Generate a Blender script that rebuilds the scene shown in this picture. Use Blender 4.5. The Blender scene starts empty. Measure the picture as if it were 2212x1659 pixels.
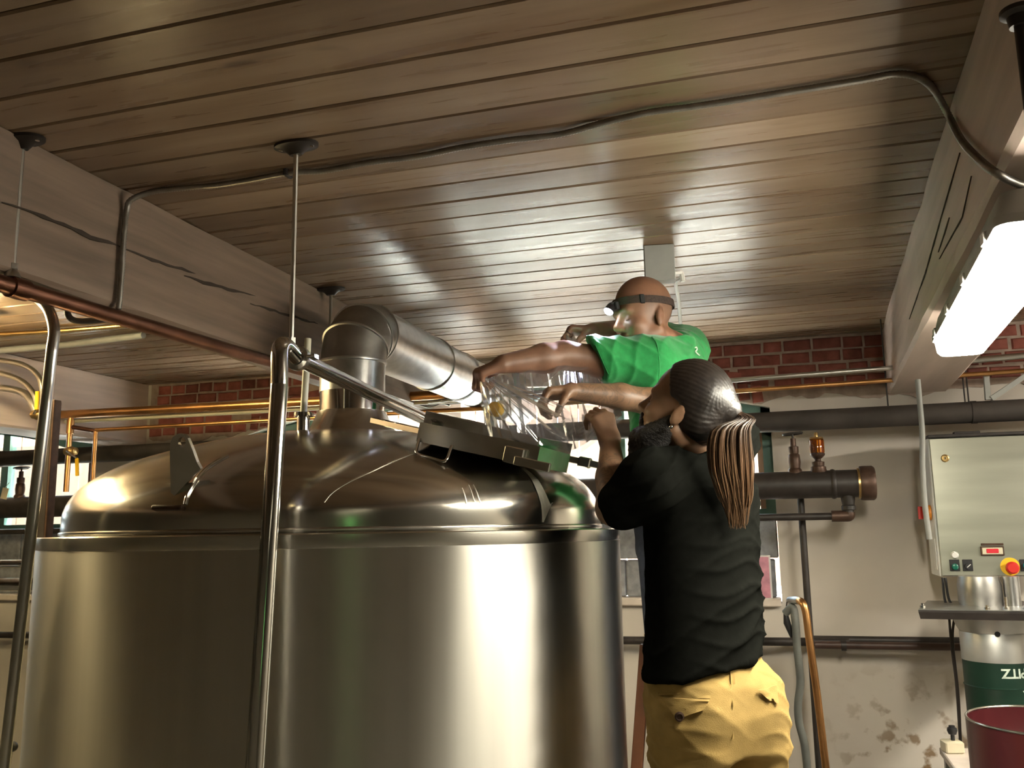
import bpy, math, random
import numpy as np
from mathutils import Vector, Matrix
random.seed(7); rng = np.random.default_rng(7)
scene = bpy.context.scene
COL = scene.collection

# ---------------------------------------------------------------- camera
FPX = 1900.0; PW, PH = 2212, 1659
roll = math.atan(.0164); pitch = math.atan(315/FPX); yaw = math.radians(16.5)
CAM = np.array([0, 0, 1.6])
_f = np.array([-math.sin(yaw)*math.cos(pitch), math.cos(yaw)*math.cos(pitch), math.sin(pitch)])
_r0 = np.array([math.cos(yaw), math.sin(yaw), 0.]); _u0 = np.cross(_r0, _f)
CR = _r0*math.cos(roll)-_u0*math.sin(roll)
CU = _r0*math.sin(roll)+_u0*math.cos(roll)
CF = _f
cam_d = bpy.data.cameras.new('camera'); cam = bpy.data.objects.new('camera', cam_d); COL.objects.link(cam)
cam_d.sensor_fit = 'HORIZONTAL'; cam_d.sensor_width = 36; cam_d.lens = 36*FPX/PW
cam_d.clip_start = .05; cam_d.clip_end = 200
m = Matrix.Identity(4)
for i in range(3):
    m[i][0] = CR[i]; m[i][1] = CU[i]; m[i][2] = -CF[i]; m[i][3] = CAM[i]
cam.matrix_world = m
scene.camera = cam

# ---------------------------------------------------------------- world, sun, exposure
vs = scene.view_settings
vs.view_transform = 'Standard'; vs.look = 'None'; vs.gamma = 1.0; vs.use_curve_mapping = False
vs.exposure = 0.5
world = bpy.data.worlds.new('sky'); scene.world = world; world.use_nodes = True
bg = world.node_tree.nodes['Background']
bg.inputs[0].default_value = (.72, .85, 1.0, 1); bg.inputs[1].default_value = 11.0
sun_d = bpy.data.lights.new('sun', 'SUN'); sun_d.energy = 110; sun_d.angle = .01; sun_d.color = (1, .93, .82)
sun = bpy.data.objects.new('sun', sun_d); COL.objects.link(sun)
sun.rotation_euler = Vector((-.22, -.36, -.90)).to_track_quat('-Z', 'Y').to_euler(); sun.location = (6, 4, 12)

TUBE = {'white': ((1.0, .93, .76), 85.0), 'dim': ((1.0, .90, .64), 1.2), 'warm': ((1.0, .80, .42), 90.0), 'side': ((1.0, .93, .79), 112.0)}   # fluorescent diffusers; dim and side belong to added, unseen fixtures

# measured from the photograph: pixel -> point on a plane of the room (calibrated camera)
def ray(x, y):
    d = CF*FPX+CR*(x-PW/2)+CU*(PH/2-y); return d/np.linalg.norm(d)
def onz(x, y, z): d = ray(x, y); return CAM+d*((z-CAM[2])/d[2])
def ony(x, y, Y): d = ray(x, y); return CAM+d*((Y-CAM[1])/d[1])
def onx(x, y, X): d = ray(x, y); return CAM+d*((X-CAM[0])/d[0])
def dep(x, y, z): d = ray(x, y); return CAM+d*(z/(d@CF))

# ---------------------------------------------------------------- materials
def nt(name):
    mt = bpy.data.materials.new(name); mt.use_nodes = True
    t = mt.node_tree; return mt, t, t.nodes['Principled BSDF']
def c4(c): return (c[0], c[1], c[2], 1)
def M(name, col, rough=.5, metal=0., var=.15, scale=12., stretch=(1, 1, 1), bump=0., bscale=None, spec=.5,
      aniso=0., rvar=0., col2=None, detail=4., objrand=0., coord='Object', trans=0., sheen=0., contrast=(.3, .7)):
    mt, t, b = nt(name); N, L = t.nodes, t.links
    b.inputs['Roughness'].default_value = rough; b.inputs['Metallic'].default_value = metal
    b.inputs['Specular IOR Level'].default_value = spec
    if aniso:
        b.inputs['Anisotropic'].default_value = aniso; b.inputs['Anisotropic Rotation'].default_value = .25
        tg = N.new('ShaderNodeTangent'); tg.direction_type = 'RADIAL'; tg.axis = 'Z'
        L.new(tg.outputs[0], b.inputs['Tangent'])
    if trans: b.inputs['Transmission Weight'].default_value = trans
    if sheen: b.inputs['Sheen Weight'].default_value = sheen
    tc = N.new('ShaderNodeTexCoord'); mp = N.new('ShaderNodeMapping'); mp.inputs['Scale'].default_value = stretch
    L.new(tc.outputs[coord], mp.inputs[0])
    src = mp.outputs[0]
    if objrand:
        oi = N.new('ShaderNodeObjectInfo'); ad = N.new('ShaderNodeVectorMath'); ad.operation = 'ADD'
        ml = N.new('ShaderNodeVectorMath'); ml.operation = 'SCALE'; ml.inputs[0].default_value = (37, 53, 71)
        L.new(oi.outputs['Random'], ml.inputs['Scale']); L.new(src, ad.inputs[0]); L.new(ml.outputs[0], ad.inputs[1]); src = ad.outputs[0]
    nz = N.new('ShaderNodeTexNoise'); nz.inputs['Scale'].default_value = scale; nz.inputs['Detail'].default_value = detail
    L.new(src, nz.inputs['Vector'])
    cr = N.new('ShaderNodeValToRGB'); cr.color_ramp.elements[0].position = contrast[0]; cr.color_ramp.elements[1].position = contrast[1]
    a = [max(0, v*(1-var)) for v in col]; d = col2 if col2 else [min(1, v*(1+var)) for v in col]
    cr.color_ramp.elements[0].color = c4(a); cr.color_ramp.elements[1].color = c4(d)
    L.new(nz.outputs['Fac'], cr.inputs[0]); out = cr.outputs[0]
    if objrand:
        hs = N.new('ShaderNodeHueSaturation'); mr = N.new('ShaderNodeMapRange')
        mr.inputs['To Min'].default_value = 1-objrand; mr.inputs['To Max'].default_value = 1+objrand
        L.new(oi.outputs['Random'], mr.inputs['Value']); L.new(mr.outputs[0], hs.inputs['Value']); L.new(out, hs.inputs['Color']); out = hs.outputs[0]
    L.new(out, b.inputs['Base Color'])
    if rvar:
        mr2 = N.new('ShaderNodeMapRange'); mr2.inputs['To Min'].default_value = max(.02, rough-rvar); mr2.inputs['To Max'].default_value = min(1, rough+rvar)
        L.new(nz.outputs['Fac'], mr2.inputs['Value']); L.new(mr2.outputs[0], b.inputs['Roughness'])
    if bump:
        bp = N.new('ShaderNodeBump'); bp.inputs['Strength'].default_value = bump; bp.inputs['Distance'].default_value = .004
        if bscale:
            n2 = N.new('ShaderNodeTexNoise'); n2.inputs['Scale'].default_value = bscale; n2.inputs['Detail'].default_value = 3
            L.new(src, n2.inputs['Vector']); L.new(n2.outputs['Fac'], bp.inputs['Height'])
        else: L.new(nz.outputs['Fac'], bp.inputs['Height'])
        L.new(bp.outputs[0], b.inputs['Normal'])
    mt['out'] = 1
    return mt
def EM(name, col, strength):
    mt, t, b = nt(name)
    b.inputs['Base Color'].default_value = c4(col); b.inputs['Emission Color'].default_value = c4(col); b.inputs['Emission Strength'].default_value = strength
    return mt

MT = {}
def board_mat():
    mt, t, b = nt('whitewashed_board'); N, L = t.nodes, t.links
    tc = N.new('ShaderNodeTexCoord'); oi = N.new('ShaderNodeObjectInfo'); sc = N.new('ShaderNodeVectorMath'); sc.operation = 'SCALE'; sc.inputs[0].default_value = (31, 17, 5)
    L.new(oi.outputs['Random'], sc.inputs['Scale']); ad = N.new('ShaderNodeVectorMath'); L.new(tc.outputs['Object'], ad.inputs[0]); L.new(sc.outputs[0], ad.inputs[1])
    def noise(st, scl, det, dist=0.):
        mp = N.new('ShaderNodeMapping'); mp.inputs['Scale'].default_value = st; L.new(ad.outputs[0], mp.inputs[0]); n = N.new('ShaderNodeTexNoise'); n.inputs['Scale'].default_value = scl; n.inputs['Detail'].default_value = det; n.inputs['Distortion'].default_value = dist; L.new(mp.outputs[0], n.inputs['Vector']); return n.outputs['Fac']
    grain = noise((.5, 7, 1), 5, 5, .3); patch = noise((.35, 2.2, 1), 3.0, 3); knots = noise((.9, 2.6, 1), 4.2, 2)
    r1 = N.new('ShaderNodeValToRGB'); r1.color_ramp.elements[0].position = .30; r1.color_ramp.elements[1].position = .68
    r1.color_ramp.elements[0].color = (.165, .100, .056, 1); r1.color_ramp.elements[1].color = (.30, .220, .152, 1); L.new(patch, r1.inputs[0])
    r2 = N.new('ShaderNodeValToRGB'); r2.color_ramp.elements[0].position = .33; r2.color_ramp.elements[1].position = .62; r2.color_ramp.elements[0].color = (.74, .70, .67, 1); r2.color_ramp.elements[1].color = (1, 1, 1, 1); L.new(grain, r2.inputs[0])
    m1 = N.new('ShaderNodeMix'); m1.data_type = 'RGBA'; m1.blend_type = 'MULTIPLY'; m1.inputs['Factor'].default_value = .6; L.new(r1.outputs[0], m1.inputs[6]); L.new(r2.outputs[0], m1.inputs[7])
    r3 = N.new('ShaderNodeValToRGB'); r3.color_ramp.elements[0].position = .70; r3.color_ramp.elements[1].position = .78; r3.color_ramp.elements[0].color = (0, 0, 0, 1); r3.color_ramp.elements[1].color = (.7, .7, .7, 1); L.new(knots, r3.inputs[0])
    m2 = N.new('ShaderNodeMix'); m2.data_type = 'RGBA'; L.new(r3.outputs[0], m2.inputs['Factor']); L.new(m1.outputs[2], m2.inputs[6]); m2.inputs[7].default_value = (.09, .06, .042, 1)
    hs = N.new('ShaderNodeHueSaturation'); mr = N.new('ShaderNodeMapRange'); mr.inputs['To Min'].default_value = .84; mr.inputs['To Max'].default_value = 1.14; L.new(oi.outputs['Random'], mr.inputs['Value']); L.new(mr.outputs[0], hs.inputs['Value']); L.new(m2.outputs[2], hs.inputs['Color']); L.new(hs.outputs[0], b.inputs['Base Color'])
    mr2 = N.new('ShaderNodeMapRange'); mr2.inputs['To Min'].default_value = .18; mr2.inputs['To Max'].default_value = .42; L.new(grain, mr2.inputs['Value']); L.new(mr2.outputs[0], b.inputs['Roughness'])
    bp = N.new('ShaderNodeBump'); bp.inputs['Strength'].default_value = .10; bp.inputs['Distance'].default_value = .004; L.new(grain, bp.inputs['Height']); L.new(bp.outputs[0], b.inputs['Normal'])
    b.inputs['Specular IOR Level'].default_value = .30
    return mt
MT['board'] = board_mat()
MT['groove'] = M('dark_gap', (.045, .032, .02), .9)
MT['beam'] = M('whitewashed_timber', (.22, .158, .115), .55, var=.25, scale=5, stretch=(2.5, .35, 5), bump=.3, detail=8)
MT['beamw'] = M('pale_painted_timber', (.58, .46, .40), .5, var=.14, scale=4, stretch=(3, .3, 5), bump=.35, detail=8)
MT['crack'] = M('timber_crack', (.05, .035, .025), .9)
MT['brick'] = M('red_brick', (.27, .075, .052), .85, var=.35, scale=14, objrand=.35, bump=.5, col2=(.34, .11, .08))
MT['mortar'] = M('lime_mortar', (.36, .28, .23), .95, var=.2, scale=20, bump=.6)
MT['floor'] = M('concrete_floor', (.16, .15, .13), .55, var=.2, scale=3)
MT['roomwall'] = M('plain_plaster', (.22, .20, .165), .8, var=.1, scale=2)
MT['teal'] = M('teal_paint', (.13, .25, .22), .5, var=.1)
MT['block'] = M('grey_block', (.27, .275, .29), .8, var=.25, scale=25, bump=.4, objrand=.12)
MT['sillm'] = M('sill_plaster', (.62, .54, .47), .7, var=.12, scale=10, bump=.3)
MT['fence'] = M('fence_wood', (.21, .135, .085), .8, var=.15, scale=6, stretch=(5, 1, .3), objrand=.12)
MT['ground'] = M('pale_gravel', (.72, .70, .66), .9, var=.1, scale=30)
MT['steel'] = M('brushed_steel', (.60, .58, .52), .38, 1., var=.14, scale=7.0, stretch=(1, 1, .015), aniso=.92, rvar=.06, detail=4)
MT['dome'] = M('dome_steel', (.60, .575, .52), .19, 1., var=.10, scale=3, aniso=.15, rvar=.05, detail=6, stretch=(1, 1, 1))
MT['steelm'] = M('mirror_steel', (.62, .61, .58), .10, 1., var=.05, scale=5)
MT['steels'] = M('satin_steel', (.58, .56, .51), .24, 1., var=.16, scale=9, rvar=.10)
MT['seam'] = M('brushed_seam', (.62, .60, .52), .48, 1., var=.25, scale=40, stretch=(1, 1, .2))
MT['galv'] = M('galvanised', (.50, .50, .49), .33, 1., var=.16, scale=22, rvar=.10)
MT['galvd'] = M('dull_galvanised', (.33, .32, .30), .42, 1., var=.2, scale=14, rvar=.1)
MT['emt'] = M('conduit_zinc', (.55, .54, .50), .30, 1., var=.1, scale=10)
MT['copperd'] = M('tarnished_copper', (.20, .095, .062), .36, 1., var=.3, scale=9, rvar=.08)
MT['copper'] = M('copper', (.62, .33, .13), .33, 1., var=.2, scale=8, rvar=.08)
MT['iron'] = M('black_iron', (.028, .022, .019), .5, .1, var=.3, scale=20, bump=.2)
MT['insul'] = M('dark_pipe_wrap', (.055, .045, .038), .75, 0, var=.25, scale=8, bump=.2)
MT['bronze'] = M('dark_bronze', (.075, .042, .028), .45, .5, var=.3, scale=25)
MT['armor'] = M('armoured_cable', (.30, .28, .25), .42, .8, var=.2, scale=30)
MT['band'] = M('band_steel', (.56, .54, .48), .26, 1., var=.08, scale=7, stretch=(1, 1, .02), aniso=.85, rvar=.04)
MT['alum'] = M('spun_aluminium', (.60, .60, .575), .42, .85, var=.10, scale=9, rvar=.06)
MT['greyp'] = M('grey_paint', (.36, .37, .35), .5, var=.1)
MT['pvc'] = M('pale_pvc', (.60, .58, .44), .4, var=.06)
MT['white'] = M('white_enamel', (.72, .71, .68), .4, var=.06)
MT['yellow'] = M('yellow_plastic', (.85, .50, .02), .4, var=.06)
MT['red'] = M('red_plastic', (.55, .03, .02), .35, var=.06)
MT['orange'] = M('orange_plastic', (.75, .27, .03), .4, var=.06)
MT['black'] = M('black_plastic', (.02, .02, .022), .4, var=.1)
MT['dgreen'] = M('green_paint', (.004, .030, .017), .45, var=.15, scale=4)
MT['dred'] = M('oxblood_paint', (.055, .009, .011), .3, var=.2, scale=6)
MT['tealp'] = M('turquoise_plastic', (.05, .45, .42), .4)
MT['panel'] = M('panel_steel', (.56, .56, .47), .33, .9, var=.10, scale=4, stretch=(.3, .3, 3), rvar=.06)
MT['ladder'] = M('ladder_rail', (.17, .065, .028), .5, var=.2, scale=12)
MT['hose'] = M('grey_hose', (.13, .135, .12), .55, var=.15)
MT['brass'] = M('brass', (.55, .38, .16), .35, 1., var=.2)
MT['ivory'] = M('ivory_plastic', (.62, .56, .40), .5, var=.08)
MT['text'] = M('pale_lettering', (.62, .72, .62), .6, var=.2, scale=60)
MT['pink'] = M('pink_poster', (.62, .28, .36), .6, var=.3, scale=15)
for _k, (_c, _s) in TUBE.items(): MT['tube_'+_k] = EM('lit_diffuser_'+_k, _c, _s)

def glass_mat(name, tint, gl=.12, rough=.05, base=.92):
    mt = bpy.data.materials.new(name); mt.use_nodes = True; t = mt.node_tree; t.nodes.clear()
    o = t.nodes.new('ShaderNodeOutputMaterial'); mx = t.nodes.new('ShaderNodeMixShader'); tr = t.nodes.new('ShaderNodeBsdfTransparent')
    g = t.nodes.new('ShaderNodeBsdfGlossy'); lw = t.nodes.new('ShaderNodeLayerWeight'); mr = t.nodes.new('ShaderNodeMapRange')
    tr.inputs[0].default_value = c4(tint); g.inputs['Roughness'].default_value = rough; lw.inputs[0].default_value = .35
    mr.inputs['To Min'].default_value = gl; mr.inputs['To Max'].default_value = base
    t.links.new(lw.outputs['Fresnel'], mr.inputs['Value']); t.links.new(mr.outputs[0], mx.inputs[0])
    t.links.new(tr.outputs[0], mx.inputs[1]); t.links.new(g.outputs[0], mx.inputs[2]); t.links.new(mx.outputs[0], o.inputs[0])
    return mt
MT['glass'] = glass_mat('window_glass', (.93, .97, .97), .04, .02, .6)
MT['amber'] = glass_mat('amber_glass', (.85, .48, .08), .12, .05, .8)
MT['film'] = glass_mat('clear_film', (.90, .91, .95), .20, .13, .9)
def haze(mt, amt):
    t = mt.node_tree; o = [n for n in t.nodes if n.type == 'OUTPUT_MATERIAL'][0]; src = o.inputs[0].links[0].from_socket
    d = t.nodes.new('ShaderNodeBsdfDiffuse'); d.inputs[0].default_value = (.85, .86, .92, 1); tl = t.nodes.new('ShaderNodeBsdfTranslucent'); tl.inputs[0].default_value = (.85, .86, .92, 1)
    a = t.nodes.new('ShaderNodeMixShader'); t.links.new(d.outputs[0], a.inputs[1]); t.links.new(tl.outputs[0], a.inputs[2])
    b = t.nodes.new('ShaderNodeMixShader'); b.inputs[0].default_value = amt; t.links.new(src, b.inputs[1]); t.links.new(a.outputs[0], b.inputs[2]); t.links.new(b.outputs[0], o.inputs[0])
haze(MT['film'], .10)

# plaster wall: off-white with rusty stains near the floor on the right
def plaster():
    mt, t, b = nt('wall_plaster'); N, L = t.nodes, t.links
    b.inputs['Roughness'].default_value = .75
    tc = N.new('ShaderNodeTexCoord'); n1 = N.new('ShaderNodeTexNoise'); n1.inputs['Scale'].default_value = 2.2; n1.inputs['Detail'].default_value = 6
    L.new(tc.outputs['Object'], n1.inputs['Vector'])
    r1 = N.new('ShaderNodeValToRGB'); r1.color_ramp.elements[0].position = .3; r1.color_ramp.elements[1].position = .7
    r1.color_ramp.elements[0].color = (.50, .455, .40, 1); r1.color_ramp.elements[1].color = (.60, .55, .485, 1)
    L.new(n1.outputs['Fac'], r1.inputs[0])
    n2 = N.new('ShaderNodeTexNoise'); n2.inputs['Scale'].default_value = 12; n2.inputs['Detail'].default_value = 9; L.new(tc.outputs['Object'], n2.inputs['Vector'])
    r2 = N.new('ShaderNodeValToRGB'); r2.color_ramp.elements[0].position = .53; r2.color_ramp.elements[1].position = .62
    L.new(n2.outputs['Fac'], r2.inputs[0])
    sp = N.new('ShaderNodeSeparateXYZ'); L.new(tc.outputs['Object'], sp.inputs[0])
    mz = N.new('ShaderNodeMapRange'); mz.inputs['From Min'].default_value = .98; mz.inputs['From Max'].default_value = .45; L.new(sp.outputs['Z'], mz.inputs['Value'])
    mx_ = N.new('ShaderNodeMapRange'); mx_.inputs['From Min'].default_value = .1; mx_.inputs['From Max'].default_value = .5; L.new(sp.outputs['X'], mx_.inputs['Value'])
    ml = N.new('ShaderNodeMath'); ml.operation = 'MULTIPLY'; L.new(mz.outputs[0], ml.inputs[0]); L.new(mx_.outputs[0], ml.inputs[1])
    m2 = N.new('ShaderNodeMath'); m2.operation = 'MULTIPLY'; L.new(ml.outputs[0], m2.inputs[0]); L.new(r2.outputs[0], m2.inputs[1]); m2.use_clamp = True
    mix = N.new('ShaderNodeMix'); mix.data_type = 'RGBA'; L.new(m2.outputs[0], mix.inputs['Factor']); L.new(r1.outputs[0], mix.inputs[6]); mix.inputs[7].default_value = (.19, .115, .05, 1)
    L.new(mix.outputs[2], b.inputs['Base Color'])
    bp = N.new('ShaderNodeBump'); bp.inputs['Strength'].default_value = .35; bp.inputs['Distance'].default_value = .006; L.new(n2.outputs['Fac'], bp.inputs['Height']); L.new(bp.outputs[0], b.inputs['Normal'])
    return mt
MT['plaster'] = plaster()

# ---------------------------------------------------------------- mesh helpers
class MB:
    def __init__(s): s.v = []; s.f = []; s.n = 0
    def add(s, v, f):
        v = np.asarray(v, float).reshape(-1, 3); s.v.append(v)
        s.f += [tuple(i+s.n for i in q) for q in f]; s.n += len(v); return s
    def box(s, lo, hi):
        x0, y0, z0 = lo; x1, y1, z1 = hi
        v = [(x0, y0, z0), (x1, y0, z0), (x1, y1, z0), (x0, y1, z0), (x0, y0, z1), (x1, y0, z1), (x1, y1, z1), (x0, y1, z1)]
        return s.add(v, [(0, 3, 2, 1), (4, 5, 6, 7), (0, 1, 5, 4), (1, 2, 6, 5), (2, 3, 7, 6), (3, 0, 4, 7)])
    def obox(s, c, ax, ay, az, hx, hy, hz, bev=0.):
        c = np.array(c, float); ax, ay, az = [np.array(a, float)/np.linalg.norm(a) for a in (ax, ay, az)]
        if not bev:
            v = [c+ax*hx*i+ay*hy*j+az*hz*k for k in (-1, 1) for (i, j) in ((-1, -1), (1, -1), (1, 1), (-1, 1))]
            return s.add(v, [(0, 3, 2, 1), (4, 5, 6, 7), (0, 1, 5, 4), (1, 2, 6, 5), (2, 3, 7, 6), (3, 0, 4, 7)])
        rings = []
        for (zz, ins) in ((-hz, bev), (-hz+bev, 0), (hz-bev, 0), (hz, bev)):
            a, b_ = hx-ins, hy-ins; r_ = bev
            pts = [(-a+r_, -b_), (a-r_, -b_), (a, -b_+r_), (a, b_-r_), (a-r_, b_), (-a+r_, b_), (-a, b_-r_), (-a, -b_+r_)]
            rings.append([c+ax*x+ay*y+az*zz for x, y in pts])
        return s.loft(rings, cap=True)
    def loft(s, rings, cap=True, closed=True):
        n = len(rings[0]); v = [p for r in rings for p in r]; f = []
        for i in range(len(rings)-1):
            for j in range(n if closed else n-1):
                k = (j+1) % n
                f.append((i*n+j, i*n+k, (i+1)*n+k, (i+1)*n+j))
        if cap: f.append(tuple(range(n-1, -1, -1))); f.append(tuple((len(rings)-1)*n+j for j in range(n)))
        return s.add(v, f)
    def tube(s, pts, r, seg=16, cap=True, up=None):
        pts = [np.array(p, float) for p in pts]; n = len(pts)
        rs = r if hasattr(r, '__len__') else [r]*n
        T = []
        for i in range(n):
            a = pts[max(0, i-1)]; b_ = pts[min(n-1, i+1)]; d = b_-a; T.append(d/(np.linalg.norm(d)+1e-12))
        ref = np.array(up if up is not None else ((0, 0, 1) if abs(T[0][2]) < .9 else (1, 0, 0)), float)
        u = ref-T[0]*(ref@T[0]); u /= np.linalg.norm(u); rings = []
        for i in range(n):
            u = u-T[i]*(u@T[i]); u /= np.linalg.norm(u); w = np.cross(T[i], u)
            rings.append([pts[i]+rs[i]*(u*math.cos(2*math.pi*k/seg)+w*math.sin(2*math.pi*k/seg)) for k in range(seg)])
        return s.loft(rings, cap)
    def lathe(s, prof, c=(0, 0, 0), axis=(0, 0, 1), seg=32, cap=True):
        c = np.array(c, float); z = np.array(axis, float); z /= np.linalg.norm(z)
        u = np.array((1, 0, 0) if abs(z[0]) < .9 else (0, 1, 0), float); u -= z*(u@z); u /= np.linalg.norm(u); w = np.cross(z, u)
        rings = [[c+z*h+r*(u*math.cos(2*math.pi*k/seg)+w*math.sin(2*math.pi*k/seg)) for k in range(seg)] for r, h in prof]
        return s.loft(rings, cap)
    def verts(s): return np.concatenate(s.v)
def mesh_of(name, v, f, mt, smooth=True, ang=40):
    me = bpy.data.meshes.new(name); me.from_pydata([tuple(p) for p in v], [], f); me.materials.append(mt)
    if smooth:
        me.shade_smooth() if hasattr(me, 'shade_smooth') else None
        me.set_sharp_from_angle(angle=math.radians(ang))
    else: me.shade_flat() if hasattr(me, 'shade_flat') else None
    me.update(); return me
def obj(name, mb, mt, parent=None, smooth=True, ang=40):
    """links ONE mesh object; mesh coordinates are given in the room's frame"""
    v, f = (mb.verts(), mb.f) if isinstance(mb, MB) else mb
    v = np.asarray(v, float)
    if parent is not None: o0 = np.array(parent['_w'])
    else:
        lo, hi = v.min(0), v.max(0); o0 = np.array([(lo[0]+hi[0])/2, (lo[1]+hi[1])/2, lo[2]])
    o = bpy.data.objects.new(name, mesh_of(name, v-o0, f, MT[mt] if isinstance(mt, str) else mt, smooth, ang)); COL.objects.link(o)
    if parent is not None: o.parent = parent
    else: o.location = o0
    o['_w'] = [float(a) for a in o0]
    return o
def tag(o, label, cat, group=None):
    o['label'] = label; o['category'] = cat
    if group: o['group'] = group
    return o
def thing(name, loc, label, cat, group=None):
    o = bpy.data.objects.new(name, None); COL.objects.link(o); o.location = loc; o.empty_display_size = .05
    o['_w'] = [float(a) for a in loc]; return tag(o, label, cat, group)
def struct(name, mb, mt, label=None, smooth=False):
    o = obj(name, mb, mt, None, smooth); o['kind'] = 'structure'
    if label: o['label'] = label
    return o
def origin0(o):
    """keep a wall's material coordinates in room space"""
    w = np.array(o['_w']); me = o.data
    co = np.empty(len(me.vertices)*3); me.vertices.foreach_get('co', co); co = co.reshape(-1, 3)+w; me.vertices.foreach_set('co', co.ravel()); me.update()
    o.location = (0, 0, 0); o['_w'] = [0., 0., 0.]; return o
def bend(pts, rad, n=8):
    """polyline with rounded corners"""
    pts = [np.array(p, float) for p in pts]; out = [pts[0]]
    for i in range(1, len(pts)-1):
        a, b_, c = pts[i-1], pts[i], pts[i+1]; d1 = a-b_; d2 = c-b_; l1, l2 = np.linalg.norm(d1), np.linalg.norm(d2)
        r_ = min(rad, l1*.49, l2*.49); p0 = b_+d1/l1*r_; p2 = b_+d2/l2*r_
        for k in range(n+1):
            t = k/n; out.append((1-t)**2*p0+2*t*(1-t)*b_+t*t*p2)
    out.append(pts[-1]); return out
def spline(pts, n=10):
    pts = [np.array(p, float) for p in pts]; P = [2*pts[0]-pts[1]]+pts+[2*pts[-1]-pts[-2]]; out = []
    for i in range(1, len(P)-2):
        for k in range(n):
            t = k/n; a, b_, c, d = P[i-1], P[i], P[i+1], P[i+2]
            out.append(.5*(2*b_+(c-a)*t+(2*a-5*b_+4*c-d)*t*t+(3*b_-a-3*c+d)*t**3))
    out.append(pts[-1]); return out
def resample(pts, step):
    pts = np.array(pts); L = np.concatenate([[0], np.cumsum(np.linalg.norm(np.diff(pts, axis=0), axis=1))])
    s = np.linspace(0, L[-1], max(2, int(L[-1]/step))); return np.stack([np.interp(s, L, pts[:, i]) for i in range(3)], 1)
def pipe(name, pts, r, mt, label=None, cat='pipe', parent=None, seg=16, group=None):
    o = obj(name, MB().tube(pts, r, seg), mt, parent)
    if parent is None: tag(o, label, cat, group)
    return o
# ================================================================ THE SETTING
CEIL = 2.6; WALL = 4.9
XL, XR, YB = -8.0, 3.2, -3.0
ceiling = struct('ceiling', MB().box((XL-.3, YB-.3, CEIL+.02), (XR+.3, WALL+.32, CEIL+.25)), 'groove', 'boarded timber ceiling')
# tongue-and-groove boards, one by one, in the three bays
def board_mesh(x0, x1):
    w = .0650; b_ = .0045; t = .022
    prof = [(-w, t), (-w, b_), (-w+b_, 0), (w-b_, 0), (w, b_), (w, t)]
    mb = MB(); mb.loft([[(x0, y, z) for y, z in prof], [(x1, y, z) for y, z in prof]])
    return mesh_of('board', mb.verts(), mb.f, MT['board'], False)
for (xa, xb) in ((XL, -1.85), (-1.85, .60), (.60, XR)):
    bm = board_mesh((xa-xb)/2, (xb-xa)/2)
    y = 1.352-.134*32; 
    while y < WALL-.02:
        if y > YB:
            o = bpy.data.objects.new('board', bm); COL.objects.link(o); o.parent = ceiling
            w = ceiling['_w']; o.location = ((xa+xb)/2-w[0], y+.067-w[1], CEIL+random.uniform(-.0012, .0012)-w[2])
        y += .134
floor = struct('floor', MB().box((XL-.3, YB-.3, -.1), (XR+.3, WALL+.32, 0)), 'floor', 'concrete floor')
struct('wall_left', MB().box((XL-.3, YB-.3, 0), (XL, WALL+.32, CEIL+.02)), 'roomwall')
struct('wall_right', MB().box((XR, YB-.3, 0), (XR+.3, WALL+.32, CEIL+.02)), 'roomwall')
# front wall, behind the viewer, with one small window added to reflect green in the kettle
struct('wall_front', MB().box((XL, YB-.3, 0), (1.65, YB, CEIL+.02)).box((2.05, YB-.3, 0), (XR, YB, CEIL+.02)).box((1.65, YB-.3, 2.05), (2.05, YB, CEIL+.02)).box((1.65, YB-.3, 0), (2.05, YB, 1.35)), 'roomwall')
w3 = bpy.data.objects.new('window_3', None); COL.objects.link(w3); w3.location = (1.85, YB-.1, 1.35); w3['_w'] = [1.85, YB-.1, 1.35]; w3['kind'] = 'structure'; w3['label'] = 'small green-glazed window added behind the viewer'
for lo, hi in (((1.65, 1.35), (1.69, 2.05)), ((2.01, 1.35), (2.05, 2.05)), ((1.69, 2.01), (2.01, 2.05)), ((1.69, 1.35), (2.01, 1.39))): obj('frame', MB().box((lo[0], YB-.2, lo[1]), (hi[0], YB-.12, hi[1])), 'teal', w3, False)
obj('pane', MB().box((1.69, YB-.165, 1.39), (2.01, YB-.16, 2.01)), glass_mat('green_glass', (.22, .36, .17), .04, .02, .4), w3, False)
# beams
def beam(name, x0, x1, z0, mt, label, ylo=YB, yhi=WALL, skew=0.):
    n = 40; rings = []
    for i in range(n+1):
        y = ylo+(yhi-ylo)*i/n; j = lambda: random.uniform(-.004, .004)
        b_ = .012; q = skew*y
        rings.append([(x0+q+j(), y, CEIL-.002), (x0+q+j(), y, z0+b_), (x0+q+b_, y, z0+j()), (x1+q-b_, y, z0+j()), (x1+q+j(), y, z0+b_), (x1+q+j(), y, CEIL-.002)])
    return struct(name, MB().loft(rings), mt, label, smooth=False)
b1 = beam('trim_1', -1.93, -1.77, 2.245, 'beam', 'heavy timber beam behind copper pipe')
SK = .0448; B2X = .364
b2 = beam('trim_2', B2X, B2X+.29, 2.262, 'beamw', 'pale timber beam above the lit fixture', skew=SK)
def onb2(px, py, off=0.):
    d = ray(px, py); t = (B2X+off)/(d[0]-SK*d[1]); return CAM+d*t
b3 = beam('trim_3', -4.30, -4.0, 2.20, 'beamw', 'far pale timber beam')
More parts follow.
